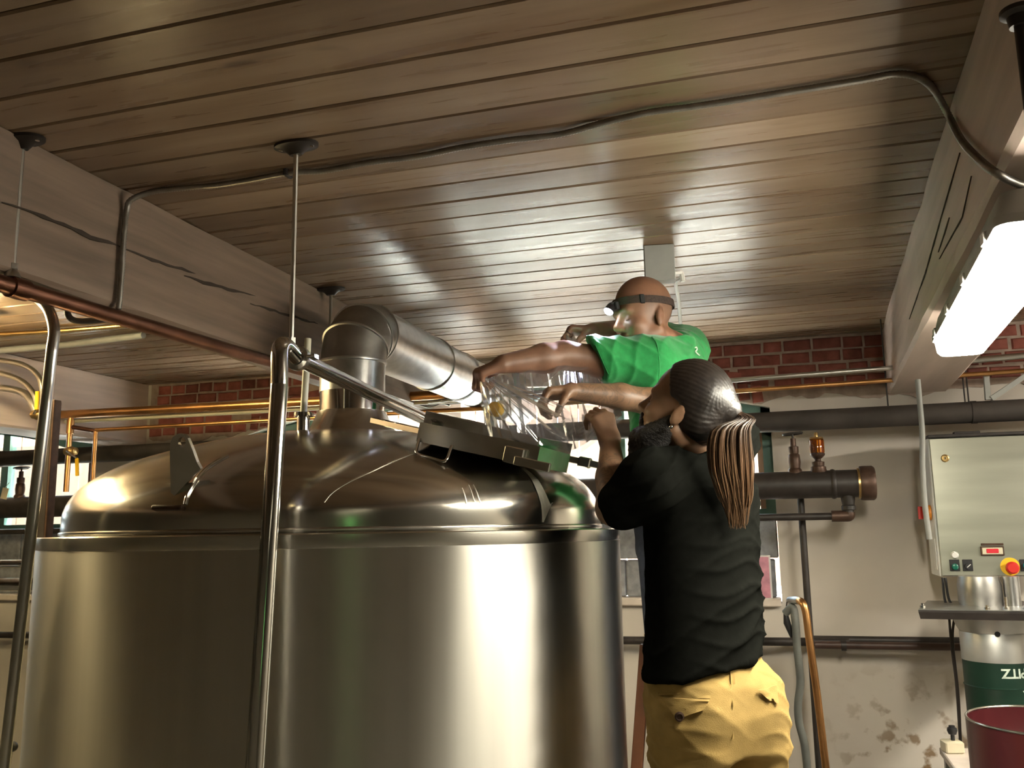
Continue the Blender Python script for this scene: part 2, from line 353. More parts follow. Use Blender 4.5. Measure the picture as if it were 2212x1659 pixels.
# drying checks in the beam faces (dark strips set slightly proud, the slits' shade put into their colour)
def crack(parent, x, pts, wd):
    mb = MB(); 
    P = resample([(x, a, b_) for a, b_ in pts], .03); n = len(P); r1 = []; r2 = []
    for i, p in enumerate(P):
        w = wd*math.sin(math.pi*min(1, max(.03, i/(n-1))))**.6*random.uniform(.5, 1.2); jj = random.uniform(-.003, .003)
        r1.append((p[0], p[1], p[2]+w+jj)); r2.append((p[0], p[1], p[2]-w+jj))
    s = .0035 if x < 0 else -.0035
    mb.loft([r1, [(a+s, b_, c) for a, b_, c in r1], [(a+s, b_, c) for a, b_, c in r2], r2], cap=False, closed=False)
    o = obj('crack', mb, 'crack', parent); return o
def crack2(pxs, wd):
    P = resample([onb2(*q, -.001) for q in pxs], .03); n = len(P); r1 = []; r2 = []
    for i, p in enumerate(P):
        w = wd*math.sin(math.pi*min(1, max(.03, i/(n-1))))**.6*random.uniform(.5, 1.2); r1.append((p[0], p[1], p[2]+w)); r2.append((p[0], p[1], p[2]-w))
    obj('crack', MB().loft([r1, [(a-.003, b_, c) for a, b_, c in r1], [(a-.003, b_, c) for a, b_, c in r2], r2], cap=False, closed=False), 'crack', b2)
crack2([(2075, 330), (2040, 450), (2000, 590), (1965, 690)], .003)
crack2([(2100, 380), (2080, 470), (2030, 560)], .002)
crack2([(2052, 470), (2040, 510), (2028, 545)], .003)
def yz(px, py, X): p = onx(px, py, X); return (p[1], p[2])
crack(b1, -1.768, [yz(0, 435, -1.77), yz(90, 468, -1.77), yz(200, 515, -1.77), yz(265, 535, -1.77)], .006)
crack(b1, -1.768, [yz(255, 535, -1.77), yz(330, 562, -1.77), yz(420, 590, -1.77)], .005)
crack(b1, -1.768, [yz(395, 596, -1.77), yz(470, 620, -1.77), yz(550, 640, -1.77)], .006)
crack(b1, -1.768, [yz(538, 655, -1.77), yz(620, 680, -1.77), yz(685, 700, -1.77)], .006)

# back wall with two arched windows
WD = .34
WIN = [(-7.62, -4.40, 1.20, 2.23, .20), (-3.225, -.006, 1.20, 2.23, .20)]
def arch_z(w, x): x0, x1, z0, zs, r = w; t = (x-(x0+x1)/2)/((x1-x0)/2); return zs+r*(1-t*t)
mb = MB(); ya, yb = WALL, WALL+WD
segs = [(XL-.3, WIN[0][0]), (WIN[0][1], WIN[1][0]), (WIN[1][1], XR+.3)]
for a, b_ in segs: mb.box((a, ya, 0), (b_, yb, CEIL))
for w in WIN:
    mb.box((w[0], ya, 0), (w[1], yb, w[2])); n = 28
    for i in range(n):
        a = w[0]+(w[1]-w[0])*i/n; b_ = w[0]+(w[1]-w[0])*(i+1)/n; za, zb = arch_z(w, a), arch_z(w, b_)
        v = [(a, ya, za), (b_, ya, zb), (b_, yb, zb), (a, yb, za), (a, ya, CEIL), (b_, ya, CEIL), (b_, yb, CEIL), (a, yb, CEIL)]
        mb.add(v, [(0, 3, 2, 1), (4, 5, 6, 7), (0, 1, 5, 4), (2, 3, 7, 6)])
wall_back = origin0(struct('wall_back', mb, 'plaster', 'plastered back wall with bare brick under the ceiling'))
# mortar bed in the bare brick zones with ragged plaster edge
def mortar_zone(x0, x1, zlow):
    mb = MB(); n = max(4, int((x1-x0)/.03)); top = []; bot = []
    for i in range(n+1):
        x = x0+(x1-x0)*i/n; z = zlow+.018*math.sin(x*7.3)+.012*math.sin(x*23)+random.uniform(-.008, .008)
        for w in WIN:
            if w[0]-.02 < x < w[1]+.02: z = max(z, arch_z(w, min(max(x, w[0]), w[1]))+.004)
        bot.append((x, WALL, z)); top.append((x, WALL, CEIL-.001))
    f = .008
    mb.loft([[(a, b_-0.001, c) for a, b_, c in top], [(a, b_-f, c) for a, b_, c in top], [(a, b_-f, c) for a, b_, c in bot], [(a, b_-.001, c) for a, b_, c in bot]], cap=False, closed=False)
    obj('mortar', mb, 'mortar', wall_back, smooth=False)
BRZ = [(-3.97, -2.25, 2.225), (-.62, 1.75, 2.265), (-6.0, -4.32, 2.25)]
for z in BRZ: mortar_zone(*z)
def brick_mesh(hx, hz, seed):
    r_ = random.Random(seed); b_ = .006; d = .013
    ring = lambda ix, y: [(sx*(hx-ix)+r_.uniform(-.002, .002), y, sz*(hz-ix)+r_.uniform(-.002, .002)) for sx, sz in ((-1, -1), (1, -1), (1, 1), (-1, 1))]
    mb = MB(); mb.loft([ring(b_, -d), ring(0, -d+b_), ring(0, 0)]); return mesh_of('brick', mb.verts(), mb.f, MT['brick'], False)
BM = {(k, s): brick_mesh({'s': .098, 'h': .047, 't': .07}[k], .0285, s*7+ord(k)) for k in 'sht' for s in range(3)}
nb = 0
def put_brick(x, z, k, rot=0.):
    global nb
    o = bpy.data.objects.new('brick', BM[(k, random.randrange(3))]); COL.objects.link(o); o.parent = wall_back
    o.location = (x, WALL-.002, z); o.rotation_euler = (0, rot, 0); nb += 1
for x0, x1, zl in BRZ[:2]:
    row = 0; z = CEIL-.045
    while z > zl-.01:
        x = x0+random.uniform(0, .08)
        while x < x1-.05:
            k = random.choice('hhst') if row % 2 else random.choice('hhhts')
            hx = {'s': .098, 'h': .047, 't': .07}[k]; xc = x+hx
            inw = any(w[0]-.05 < xc < w[1]+.02 and z < arch_z(w, min(max(xc, w[0]), w[1]))+.165 for w in WIN)
            if not inw and z-.03 > zl+.01: put_brick(xc, z+random.uniform(-.003, .003), k, random.uniform(-.02, .02))
            x += 2*hx+random.uniform(.010, .016)
        z -= .069; row += 1
# rowlock arch over the windows
for w, lo, hi in ((WIN[1], -.62, .03), (WIN[1], -3.24, -2.3)):
    x = lo
    while x < hi:
        xc = min(max(x, w[0]), w[1]); s = -4*.1*(2*(xc-w[0])/(w[1]-w[0])-1)/((w[1]-w[0])/2)*.5
        if x > w[0]+.02 and x < w[1]-.02:
            put_brick(x, arch_z(w, xc)+.058, 'h', math.pi/2-math.atan(s)*-1); put_brick(x+.02, arch_z(w, xc)+.128, 'h', random.uniform(-.03, .03)+math.atan(-s))
        x += .069 if True else 0
# windows: sash frames, block infill below, sill
def window(name, w, label):
    root = bpy.data.objects.new(name, None); COL.objects.link(root); xc = (w[0]+w[1])/2
    root.location = (xc, WALL+.1, w[2]); root['_w'] = [xc, WALL+.1, w[2]]; root['kind'] = 'structure'; root['label'] = label
    y0, y1 = WALL+.06, WALL+.12; zb = 1.64
    def bars(name_, segs_, yy0=y0, yy1=y1, mt='teal'):
        for lo, hi in segs_: obj(name_, MB().box((lo[0], yy0, lo[1]), (hi[0], yy1, hi[1])), mt, root, False)
    bars('jamb', [((w[0], zb), (w[0]+.05, arch_z(w, w[0])+.03)), ((w[1]-.05, zb), (w[1], arch_z(w, w[1])+.03))])
    mbh = MB(); n = 20; up = []; dn = []
    for i in range(n+1):
        x = w[0]+(w[1]-w[0])*i/n; zt = arch_z(w, x); up.append((x, zt)); dn.append((x, zt-.06-.10*abs(2*i/n-1)**6))
    mbh.loft([[(a, y0, b_) for a, b_ in up], [(a, y0, b_) for a, b_ in dn], [(a, y1, b_) for a, b_ in dn], [(a, y1, b_) for a, b_ in up]], cap=False, closed=False)
    obj('head_rail', mbh, 'teal', root, False)
    bars('bottom_rail', [((w[0]+.05, zb), (w[1]-.05, zb+.05))])
    nm = 4; xs = [w[0]+.05+(w[1]-w[0]-.1)*i/nm for i in range(nm+1)]
    for x in xs[1:-1]: bars('mullion', [((x-.03, zb+.05), (x+.03, 2.33))])
    for i in range(nm):
        obj('pane', MB().box((xs[i]+.02, WALL+.088, zb+.04), (xs[i+1]-.02, WALL+.092, 2.24)), 'glass', root, False)
    bars('stop_bead', [((xs[-1]-.028, zb+.05), (xs[-1], 2.18))], WALL+.03, y0, 'fence')
    # grey blocks
    bx = .40; x = w[0]+.005; i = 0
    for row in range(2):
        x = w[0]+.003-(0.2 if row else 0)
        while x < w[1]-.02:
            a, b_ = max(x, w[0]+.003), min(x+bx-.008, w[1]-.003)
            if b_-a > .04: obj('block', MB().obox(((a+b_)/2, WALL+.10, 1.225+.205*row+.10), (1, 0, 0), (0, 1, 0), (0, 0, 1), (b_-a)/2, .06, .098, .006), 'block', root, False)
            x += bx
    obj('window_sill', MB().obox((xc, WALL+.04, w[2]+.005), (1, 0, 0), (0, 1, 0), (0, 0, 1), (w[1]-w[0])/2-.004, .085, .02, .006), 'sillm', root, False)
    return root
window('window_1', WIN[0], 'arched window at the far left')
window('window_2', WIN[1], 'wide arched window with teal frame behind the two men')
# outdoors
struct('ground', MB().box((-14, WALL+WD, 1.0), (8, 14, 1.1)), 'ground', 'pale ground outside')
fc = thing('plank_fence', (-3.5, 7.9, 1.1), 'sunlit fence of upright planks seen through the windows', 'fence')
pm = None
for i in range(62):
    x = -10.5+i*.2
    o = obj('plank', MB().box((x, 7.9+random.uniform(-.01, .01), 1.1), (x+.185, 7.93, 3.3+random.uniform(-.03, .03))), 'fence', fc, False)
for zz in (1.5, 2.7): obj('rail', MB().box((-10.5, 7.93, zz), (1.9, 7.98, zz+.09)), 'fence', fc, False)
# ================================================================ BREW KETTLE
TC = np.array([-1.403, 2.724]); TR = .92; TZ = 1.6; TQ = .92/.97
tank = thing('brew_kettle', (TC[0], TC[1], 0), 'large brushed stainless steel brew kettle with domed top and open manway', 'tank')
c3 = (TC[0], TC[1], 0)
obj('shell', MB().lathe([(TR, .02), (TR, TZ-.036)], c3, seg=128, cap=False), 'steel', tank)
obj('top_band', MB().lathe([(TR, TZ-.036), (TR+.0015, TZ-.034), (TR+.0015, TZ-.003), (TR-.002, TZ), (.905*TQ, TZ), (.90*TQ, TZ-.02)], c3, seg=128, cap=False), 'band', tank)
prof = [(a*TQ, b_*TQ*.945) for a, b_ in [(.9, -.02), (.906, 0), (.906, .055), (.901, .085), (.886, .120), (.856, .160), (.80, .203), (.72, .245), (.6, .288), (.45, .330), (.3, .357), (.15, .372), (.001, .377)]]
ph = np.array(prof); tt = np.linspace(0, len(ph)-1, len(ph))
prof2 = [tuple(p[:2]) for p in spline([(a, b_, 0) for a, b_ in prof], 5)]
obj('dome', MB().lathe([(r_, TZ+h) for r_, h in prof2], c3, seg=128, cap=False), 'dome', tank, ang=60)
obj('dome_bead', MB().lathe([(.905*TQ, TZ+.002), (.911*TQ, TZ+.004), (.912*TQ, TZ+.009), (.910*TQ, TZ+.013), (.904*TQ, TZ+.015)], c3, seg=128, cap=False), 'steels', tank)
hp = np.array([p for p in prof2 if p[1] >= .0]); _o = np.argsort(hp[:, 0])
def dome_z(r_): return TZ+np.interp(r_, hp[_o][:, 0], hp[_o][:, 1])
def dome_hit(px, py):
    d = ray(px, py); prev = None
    for t in np.arange(1.6, 5, .004):
        p = CAM+d*t; r_ = math.hypot(p[0]-TC[0], p[1]-TC[1])
        if r_ < .905*TQ and p[2] < dome_z(r_): return p
    return CAM+d*2.8
def dome_n(p):
    r_ = math.hypot(p[0]-TC[0], p[1]-TC[1]); dz = (dome_z(r_+.01)-dome_z(r_-.01))/.02
    n = np.array([-dz*(p[0]-TC[0])/r_, -dz*(p[1]-TC[1])/r_, 1.]); return n/np.linalg.norm(n)
def on_dome(x, y, off=0.):
    r_ = math.hypot(x-TC[0], y-TC[1]); p = np.array([x, y, dome_z(r_)]); return p+dome_n(p)*off
# lifting lug
base = dome_hit(374, 1066); far = dome_hit(440, 1005); nl = dome_n((base+far)/2)
e1 = far-base; e1 = e1/np.linalg.norm(e1); th = np.cross(e1, (0, 0, 1)); th /= np.linalg.norm(th)
Dl = (base-CAM)@CF
def lugp(px, py): return dep(px, py, Dl+.0)
out = [(372, 1064), (370, 1000), (370, 958), (376, 944), (388, 936), (400, 938), (408, 946), (418, 970), (428, 998), (436, 1012), (408, 1040), (380, 1070)]
hole = [(396+9*math.cos(a)*.95, 955+12*math.sin(a)) for a in np.linspace(0, 2*math.pi, 13)[:-1]]
th = -CF*.018
A = [lugp(*p) for p in out]; Hh = [lugp(*p) for p in hole]
# ring plate: outer polygon bridged to the hole
mb = MB(); n = len(out); 
ca = np.mean(Hh, axis=0)
order = lambda P: sorted(range(len(P)), key=lambda i: math.atan2((P[i]-ca)@CU, (P[i]-ca)@CR))
Ao = [A[i] for i in order(A)]; Ho = [Hh[i] for i in order(Hh)]
for (P, Q) in ((Ao, Ho),):
    mb.loft([[q-th*.5 for q in Q], [p-th*.5 for p in P], [p+th*.5 for p in P], [q+th*.5 for q in Q], [q-th*.5 for q in Q]], cap=False)
obj('lifting_lug', mb, 'steels', tank, smooth=False)
# weld beads and a bracket on the dome
def dome_line(pxs, r_, name, mt, off=.002, step=.01):
    P = [dome_hit(*p) for p in pxs]; P = spline(P, 8); P = [on_dome(p[0], p[1], off) for p in P]; obj(name, MB().tube(P, r_, 8), mt, tank)
dome_line([(400, 1098), (405, 1072), (420, 1045), (445, 1015), (492, 985)], .0045, 'weld_bead', 'steelm')
dome_line([(700, 1092), (800, 1020), (880, 985), (930, 968)], .0022, 'weld_bead', 'steels', .0)
def dome_band(pxs, w, name, mt):
    P = [dome_hit(*p) for p in pxs]; P = spline(P, 8); L1 = []; L2 = []
    for i, p in enumerate(P):
        q = P[min(i+1, len(P)-1)]-P[max(i-1, 0)]; s = np.cross(q, dome_n(p)); s /= np.linalg.norm(s)
        ww = w[0]+(w[1]-w[0])*i/(len(P)-1); a = p+s*ww; b_ = p-s*ww; L1.append(on_dome(a[0], a[1], .0018)); L2.append(on_dome(b_[0], b_[1], .0018))
    mb = MB().loft([L1, L2], cap=False, closed=False); obj(name, mb, mt, tank)
dome_band([(1128, 1012), (1150, 1032), (1168, 1065), (1179, 1100), (1184, 1126)], (.010, .026), 'polished_seam', 'seam')
for a, b_ in (((1012, 1052), (1028, 1112)), ((1022, 1048), (1042, 1114)), ((998, 1058), (1008, 1108))):
    dome_band([a, ((a[0]+b_[0])/2+3, (a[1]+b_[1])/2), b_], (.0008, .0018), 'scratch', 'seam')
p = dome_hit(365, 1098); q = dome_hit(398, 1098); 
obj('slot_bracket', MB().obox((p)+dome_n(p)*.003, q-p, np.cross(q-p, dome_n(p)), dome_n(p), .045, .006, .010, .003), 'bronze', tank)
# manway: square neck tilted on the shoulder, lid thrown open towards the camera
def camv(r_, f_, z_): h = np.array([CF[0], CF[1], 0]); h /= np.linalg.norm(h); rr = np.array([h[1], -h[0], 0]); return rr*r_+h*f_+np.array([0, 0, z_])
TLc = dep(920, 887, 2.75); TRc = dep(1166, 945, 2.60); e1 = TRc-TLc; W1 = np.linalg.norm(e1); e1 /= W1
e2 = camv(.148, .30, 0); e2 -= e1*(e1@e2); e2 /= np.linalg.norm(e2); nn = np.cross(e1, e2); nn = nn if nn[2] > 0 else -nn
W2 = .32; Hn = .20
def plate(name, a, b_, h, t, tv, mt='steelm'):
    c = (a+b_)/2-nn*h/2+tv*t/2; return obj(name, MB().obox(c, b_-a, tv, nn, np.linalg.norm(b_-a)/2, t/2, h/2, .001), mt, tank, smooth=False)
BLc, BRc = TLc+e2*W2, TRc+e2*W2
plate('manway_front_plate', TLc, TRc, Hn, .006, e2, 'steels'); plate('manway_back_plate', BLc, BRc, Hn, .006, -e2)
plate('manway_side_plate', TRc+e2*.006, BRc-e2*.006, Hn, .006, -e1); plate('manway_side_plate', TLc+e2*.006, BLc-e2*.006, Hn, .006, e1)
for s in (.10, .80):
    c = TLc+e1*W1*s-nn*.035
    obj('hinge_bolt', MB().lathe([(.001, -.03), (.013, -.03), (.013, -.012), (.009, -.012), (.009, .01), (.018, .01), (.018, .018), (.001, .018)], c-e2*.01, e2, 12), 'steels', tank)
P1 = dep(908, 913, 2.42); P2 = P1+(dep(1166, 966, 2.29)-P1); l1 = P2-P1; WL = np.linalg.norm(l1); l1 /= WL
hb = TLc-nn*.045-e2*.02; l2 = hb-P1; l2 -= l1*(l1@l2); DL = np.linalg.norm(l2); l2 /= DL; ln = np.cross(l1, l2); ln = ln if ln[2] > 0 else -ln
lid = obj('lid', MB().obox(P1+l1*WL/2+l2*DL/2-ln*.030, l1, l2, ln, WL/2, DL/2, .006, .002), 'steels', tank, smooth=False)
mb = MB()
for a, b_, t in ((P1, P1+l1*WL, l2), (P1+l2*DL, P1+l1*WL+l2*DL, -l2)): mb.obox((a+b_)/2-ln*.025+t*.002, b_-a, t, ln, WL/2, .003, .027)
for a, b_, t in ((P1, P1+l2*DL, l1), (P1+l1*WL, P1+l1*WL+l2*DL, -l1)): mb.obox((a+b_)/2-ln*.025+t*.002, b_-a, t, ln, DL/2, .003, .027)
obj('skirt', mb, 'steels', lid, smooth=False)
hb_ = -camv(0, 1, 0)
hpts = bend([P1+l1*.008+hb_*.004-ln*.045, P1+l1*.010+hb_*.040-ln*.088, P1+l1*.105+hb_*.040-ln*.094, P1+l1*.108+hb_*.004-ln*.045], .018)
obj('lid_handle', MB().tube(hpts, .0045, 10), 'steelm', lid)
q = P1+l1*(WL-.06)-ln*.035-l2*.012
obj('lid_latch', MB().obox(q, l1, l2, ln, .028, .01, .022, .003).obox(q+l1*.055-ln*.012-l2*.006, l1, l2, ln, .05, .006, .012, .002), 'steels', lid, smooth=False)
a = dep(806, 908, 2.62); b_ = dep(912, 932, 2.46)
obj('hinge_bar', MB().obox((a+b_)/2, b_-a, np.cross(b_-a, (0, 0, 1)), np.cross(np.cross(b_-a, (0, 0, 1)), b_-a), np.linalg.norm(b_-a)/2, .012, .009, .002), 'steelm', tank, smooth=False)
a = BRc-nn*.05+e1*.004-e2*.03; b_ = a+camv(.16, .02, -.035)
obj('side_latch', MB().obox((a+b_)/2, b_-a, e2, nn, np.linalg.norm(b_-a)/2, .008, .011, .002).obox(a+(b_-a)*.35, b_-a, e2, nn, .02, .012, .017, .003), 'steels', tank, smooth=False)
# outlet collar for the vapour stack and the small ferrule beside it
ST = dep(760, 925, 3.07); SX, SY = ST[0], ST[1]
zc = on_dome(SX, SY)[2]
def zat(py, d): return dep(760, py, d)[2]
z1 = zat(893, 3.07)
obj('stack_collar', MB().lathe([(.168, zc-.02), (.160, zc+.006), (.143, zc+.022), (.122, z1-.004), (.120, z1+.004)], (SX, SY, 0), seg=48, cap=False), 'dome', tank)
p = dome_hit(655, 925); 
obj('ferrule', MB().lathe([(.020, -.03), (.020, .034), (.030, .036), (.030, .048), (.012, .050)], p, seg=24), 'steelm', tank)
hz0 = p[2]+.045
pipe('sample_tube', [(p[0], p[1], hz0), (p[0]+.002, p[1]+.004, hz0+.10), (p[0]+.004, p[1]+.01, hz0+.24)], .011, 'pvc', 'pale yellow plastic tube standing in the small dome ferrule', 'tube', seg=12)

# ================================================================ VAPOUR STACK
stk = thing('vapour_duct', (SX, SY, z1), 'round galvanised vapour duct rising from kettle and turning to the wall', 'duct')
z2 = zat(841, 3.07); z3 = zat(778, 3.05); DR = .114
obj('lower_stack', MB().lathe([(.112, z1-.002), (.113, z2+.01)], (SX, SY, 0), seg=48, cap=False), 'steelm', stk)
obj('stack_pipe', MB().lathe([(DR-.004, z2-.012), (DR, z2-.01), (DR, z3), (DR-.002, z3+.002)], (SX, SY, 0), seg=48, cap=False), 'galv', stk)
rc = .128; GA = 4
def gore_ring(a, r_):
    c = np.array([SX, SY+rc-rc*math.cos(a), z3+rc*math.sin(a)]); u = np.array([1., 0, 0]); w = np.array([0, math.cos(a), -math.sin(a)])
    return [c+r_*(u*math.cos(t)+w*math.sin(t)) for t in np.linspace(0, 2*math.pi, 49)[:-1]]
def miter_ring(a, r_, k):
    return gore_ring(a, r_)
edges = [0, math.radians(32), math.radians(64), math.radians(90)]
for i in range(3):
    obj('elbow_gore', MB().loft([gore_ring(edges[i], DR+.001*(i+1)), gore_ring(edges[i+1], DR+.001*(i+1))], cap=False), 'galvd', stk, ang=25)
for i, a in enumerate(edges):
    c = np.array([SX, SY+rc-rc*math.cos(a), z3+rc*math.sin(a)]); ax = np.array([0, math.sin(a), math.cos(a)])
    obj('seam_ring', MB().lathe([(DR-.001, -.006), (DR+.006, -.004), (DR+.007, 0), (DR+.006, .004), (DR-.001, .006)], c, ax, 48, cap=False), 'galv', stk)
yd = SY+rc; zd = z3+rc
for i, (ya_, yb_) in enumerate(((yd, yd+.62), (yd+.6, yd+1.2), (yd+1.18, WALL-.002))):
    obj('duct_run', MB().lathe([(DR-.002*(i % 2), 0), (DR-.002*(i % 2), yb_-ya_)], (SX, ya_, zd), (0, 1, 0), 48, cap=False), 'galv', stk)
obj('seam_ring', MB().lathe([(DR-.001, -.006), (DR+.005, -.003), (DR+.005, .003), (DR-.001, .006)], (SX, yd+.6, zd), (0, 1, 0), 48, cap=False), 'galv', stk)
obj('strap', MB().lathe([(DR+.002, -.012), (DR+.004, -.012), (DR+.004, .012), (DR+.002, .012)], (SX, yd+.95, zd), (0, 1, 0), 48, cap=False), 'galvd', stk)

# ================================================================ PIPES NEAR THE KETTLE
# transfer pipe: pole, elbow, clamp and the run back to the manway
sp_ = thing('transfer_pipe', tuple(dep(548, 1659, 2.13)*[1, 1, 0]), 'polished steel pipe standing before the kettle and bending back over it', 'pipe')
lo = dep(548, 1700, 1.86); up_ = dep(606, 790, 2.09); top = dep(604, 752, 2.09)
dr = lo-up_; floorp = lo+dr/abs(dr[2])*lo[2]
mid = dep(640, 772, 2.16); dirb = (dep(912, 903, 2.95)-mid); dirb /= np.linalg.norm(dirb)
el = bend([up_+(up_-lo)*-.05, top+np.array([0, 0, .022]), mid-dirb*.0], .055, 12)
obj('pole', MB().tube([floorp, up_+(up_-lo)*-.05], .0205, 32), 'steelm', sp_)
obj('elbow', MB().tube(el, .0205, 32), 'steelm', sp_)
run1 = dep(912, 903, 2.95)
obj('run', MB().tube([mid, run1], .0205, 32), 'steelm', sp_)
cl = obj('clamp', MB().lathe([(.021, -.010), (.031, -.008), (.032, 0), (.031, .008), (.021, .010)], mid+dirb*.008, dirb, 32, cap=False), 'steels', sp_)
sd = np.cross(dirb, (0, 0, 1)); sd /= np.linalg.norm(sd)
obj('clamp_nut', MB().tube([mid+sd*.03, mid+sd*.052], .005, 8).obox(mid+sd*.045+dirb*.008, sd, dirb, (0, 0, 1), .008, .009, .007, .002), 'steels', sp_)
# hanger rods with ceiling flanges
def hanger(px, py, zb, label, bell=True):
    f = onz(px, py, CEIL-.004); r_ = thing('pipe_hanger', (f[0], f[1], zb), label, 'pipe hanger', 'ceiling hangers')
    mb = MB(); n = 24; ring = lambda s, z: [(f[0]+.062*s*math.copysign(abs(math.cos(t))**.8, math.cos(t)), f[1]+.034*s*math.sin(t), z) for t in np.linspace(0, 2*math.pi, n+1)[:-1]]
    mb.loft([ring(1, CEIL-.001), ring(1, CEIL-.008), ring(.55, CEIL-.014), ring(.28, CEIL-.03), ring(.2, CEIL-.03)])
    obj('ceiling_flange', mb, 'iron', r_)
    for s in (-1, 1): obj('screw', MB().lathe([(.006, 0), (.006, -.004), (.002, -.005)], (f[0]+s*.045, f[1], CEIL-.008), seg=8), 'steelm', r_)
    obj('rod', MB().tube(resample([(f[0], f[1], CEIL-.02), (f[0], f[1], zb+.03)], .01), .0062, 8), 'emt', r_)
    obj('nut', MB().lathe([(.008, .022), (.012, .022), (.012, .036), (.008, .036)], (f[0], f[1], zb), seg=6), 'emt', r_)
    obj('bell', MB().lathe([(.020, 0), (.017, .010), (.010, .020), (.007, .024)], (f[0], f[1], zb), seg=20), 'emt', r_)
    return f
z2r = mid[2]+.022
hanger(640, 315, z2r, 'rusty ceiling flange and rod hanging the polished steel pipe')
zc1 = onx(40, 622, -1.76)[2]
fa = hanger(50, 303, zc1+.026, 'rod hanger beside timber beam nearest the left frame edge')
fb_ = onz(715, 625, CEIL)
# copper main under the beam
ca1 = np.array([fa[0], .2, zc1+.05]); pA = onx(0, 612, fa[0]); pB = onx(590, 783, fa[0]+.02); dcp = (pB-pA)/np.linalg.norm(pB-pA)
cstart = pA-dcp*1.3; cend = pB+dcp*(WALL-.05-pB[1])/dcp[1]*.42
cp = thing('copper_main', tuple(cstart), 'tarnished brown copper pipe slung under the timber beam', 'pipe')
obj('main', MB().tube([cstart, cend], .022, 24), 'copperd', cp)
pc = pA+dcp*.075
obj('coupling', MB().lathe([(.022, -.05), (.0275, -.048), (.0275, .0), (.022, .002)], pc, dcp, 24, cap=False), 'copperd', cp)
zc3 = (pA+dcp*(fb_[1]-pA[1])/dcp[1])[2]
hanger(715, 625, zc3+.022, 'far rod hanger beside timber beam close to the duct elbow')
# armoured cable across the ceiling
Zc = CEIL-.0118
pts = [onx(256, 668, -1.755), onx(262, 600, -1.755), onx(268, 500, -1.755), onx(274, 455, -1.755), onx(283, 432, -1.74)]
pts += [onz(*q, Zc) for q in ((330, 414), (400, 406), (470, 400), (545, 388), (630, 373), (700, 369), (790, 352), (900, 338), (1000, 318), (1106, 302), (1210, 290), (1300, 266), (1400, 243), (1500, 230), (1700, 199), (1850, 175), (1935, 160), (1985, 168), (2020, 198))]
pts += [onb2(2052, 255, -.012), onb2(2078, 305, -.012), onb2(2118, 348, -.012), onb2(2146, 370, -.014), onz(2185, 391, 2.246), onz(2215, 402, 2.246), onz(2300, 430, 2.246)]
cpath = resample(spline(pts, 8), .0042); rr = [.0088 if (i % 2) else .0074 for i in range(len(cpath))]
tag(obj('armoured_cable', MB().tube(cpath, rr, 8), 'armor', None, ang=80), 'grey armoured cable snaking across the boarded ceiling', 'cable')
cc = thing('cable_staple', tuple(onz(622, 372, CEIL-.02)), 'small staple holding the armoured cable beside hanger flange', 'staple')
obj('strap', MB().obox(onz(622, 375, CEIL-.011), (1, .2, 0), (0, 1, 0), (0, 0, 1), .006, .016, .011, .002), 'iron', cc)
# zinc conduit leaning at the left
q = [dep(40, 628, 2.45), dep(75, 640, 2.40), dep(104, 668, 2.35), dep(117, 712, 2.32), dep(112, 760, 2.30), dep(20, 1560, 2.30), dep(4, 1700, 2.30)]
qq = spline(q[:5], 8)+[q[5], q[6], q[6]+(q[6]-q[5])/abs((q[6]-q[5])[2])*q[6][2]]
pipe('zinc_conduit', qq, .0145, 'emt', 'tall leaning zinc conduit at left frame edge with curved top', 'conduit', seg=20)
# ================================================================ LIGHT FIXTURES
def fixture(xc, y0, y1, zb, label, kind, wd=.142, sk=0.):
    f = thing('fluorescent_fixture', (xc, (y0+y1)/2, zb), label, 'light fixture', 'fluorescent fixtures')
    h = wd/2; yc = (y0+y1)/2; L = (y1-y0)/2
    def ring(sx, sy, z, r_=.03):
        a, b_ = h*sx, L-(h-h*sx); pts = []
        for cx_, cy_, a0 in ((a-r_, b_-r_, 0), (-a+r_, b_-r_, 90), (-a+r_, -b_+r_, 180), (a-r_, -b_+r_, 270)):
            for k in range(5):
                t = math.radians(a0+22.5*k); pts.append((xc+cx_+r_*math.cos(t)+sk*(cy_+r_*math.sin(t)), yc+cy_+r_*math.sin(t), z))
        return pts
    obj('diffuser', MB().loft([ring(1, 1, zb+.055), ring(1, 1, zb+.050), ring(.93, 1, zb+.010), ring(.82, 1, zb)]), 'tube_'+kind, f)
    obj('housing', MB().loft([ring(1.06, 1, zb+.046), ring(1.06, 1, zb+.064), ring(.98, 1, zb+.066), ring(.80, 1, zb+.115)]), 'greyp', f)
    for yy in np.linspace(y0+.12, y1-.12, 4):
        for s in (-1, 1): obj('clip', MB().obox((xc+s*h*1.06+sk*(yy-yc), yy, zb+.055), (1, 0, 0), (0, 1, 0), (0, 0, 1), .006, .016, .013, .002), 'white', f)
    for yy in (y0+.2, y1-.2): obj('bracket', MB().box((xc-.02+sk*(yy-yc), yy-.02, zb+.113), (xc+.02+sk*(yy-yc), yy+.02, 2.262 if 0 < xc < 1 else CEIL)), 'greyp', f, False)
    return f
fixture(.53, 1.76, 2.92, 2.10, 'lit fluorescent fixture under the pale timber beam at upper right', 'white', sk=.057)
fixture(.50, -1.30, -.03, 2.10, 'added fluorescent fixture under the pale beam, unseen behind the viewer', 'dim')  # unseen fixture added as weak fill from behind the camera
fixture(-3.35, 1.75, 3.02, 2.47, 'lit fluorescent fixture in the left bay beyond the timber beam', 'warm')
fixture(2.45, 2.5, 3.77, 2.22, 'added unseen fluorescent fixture in the right bay beyond the frame', 'side')  # unseen fixture added to brighten the right-hand wall
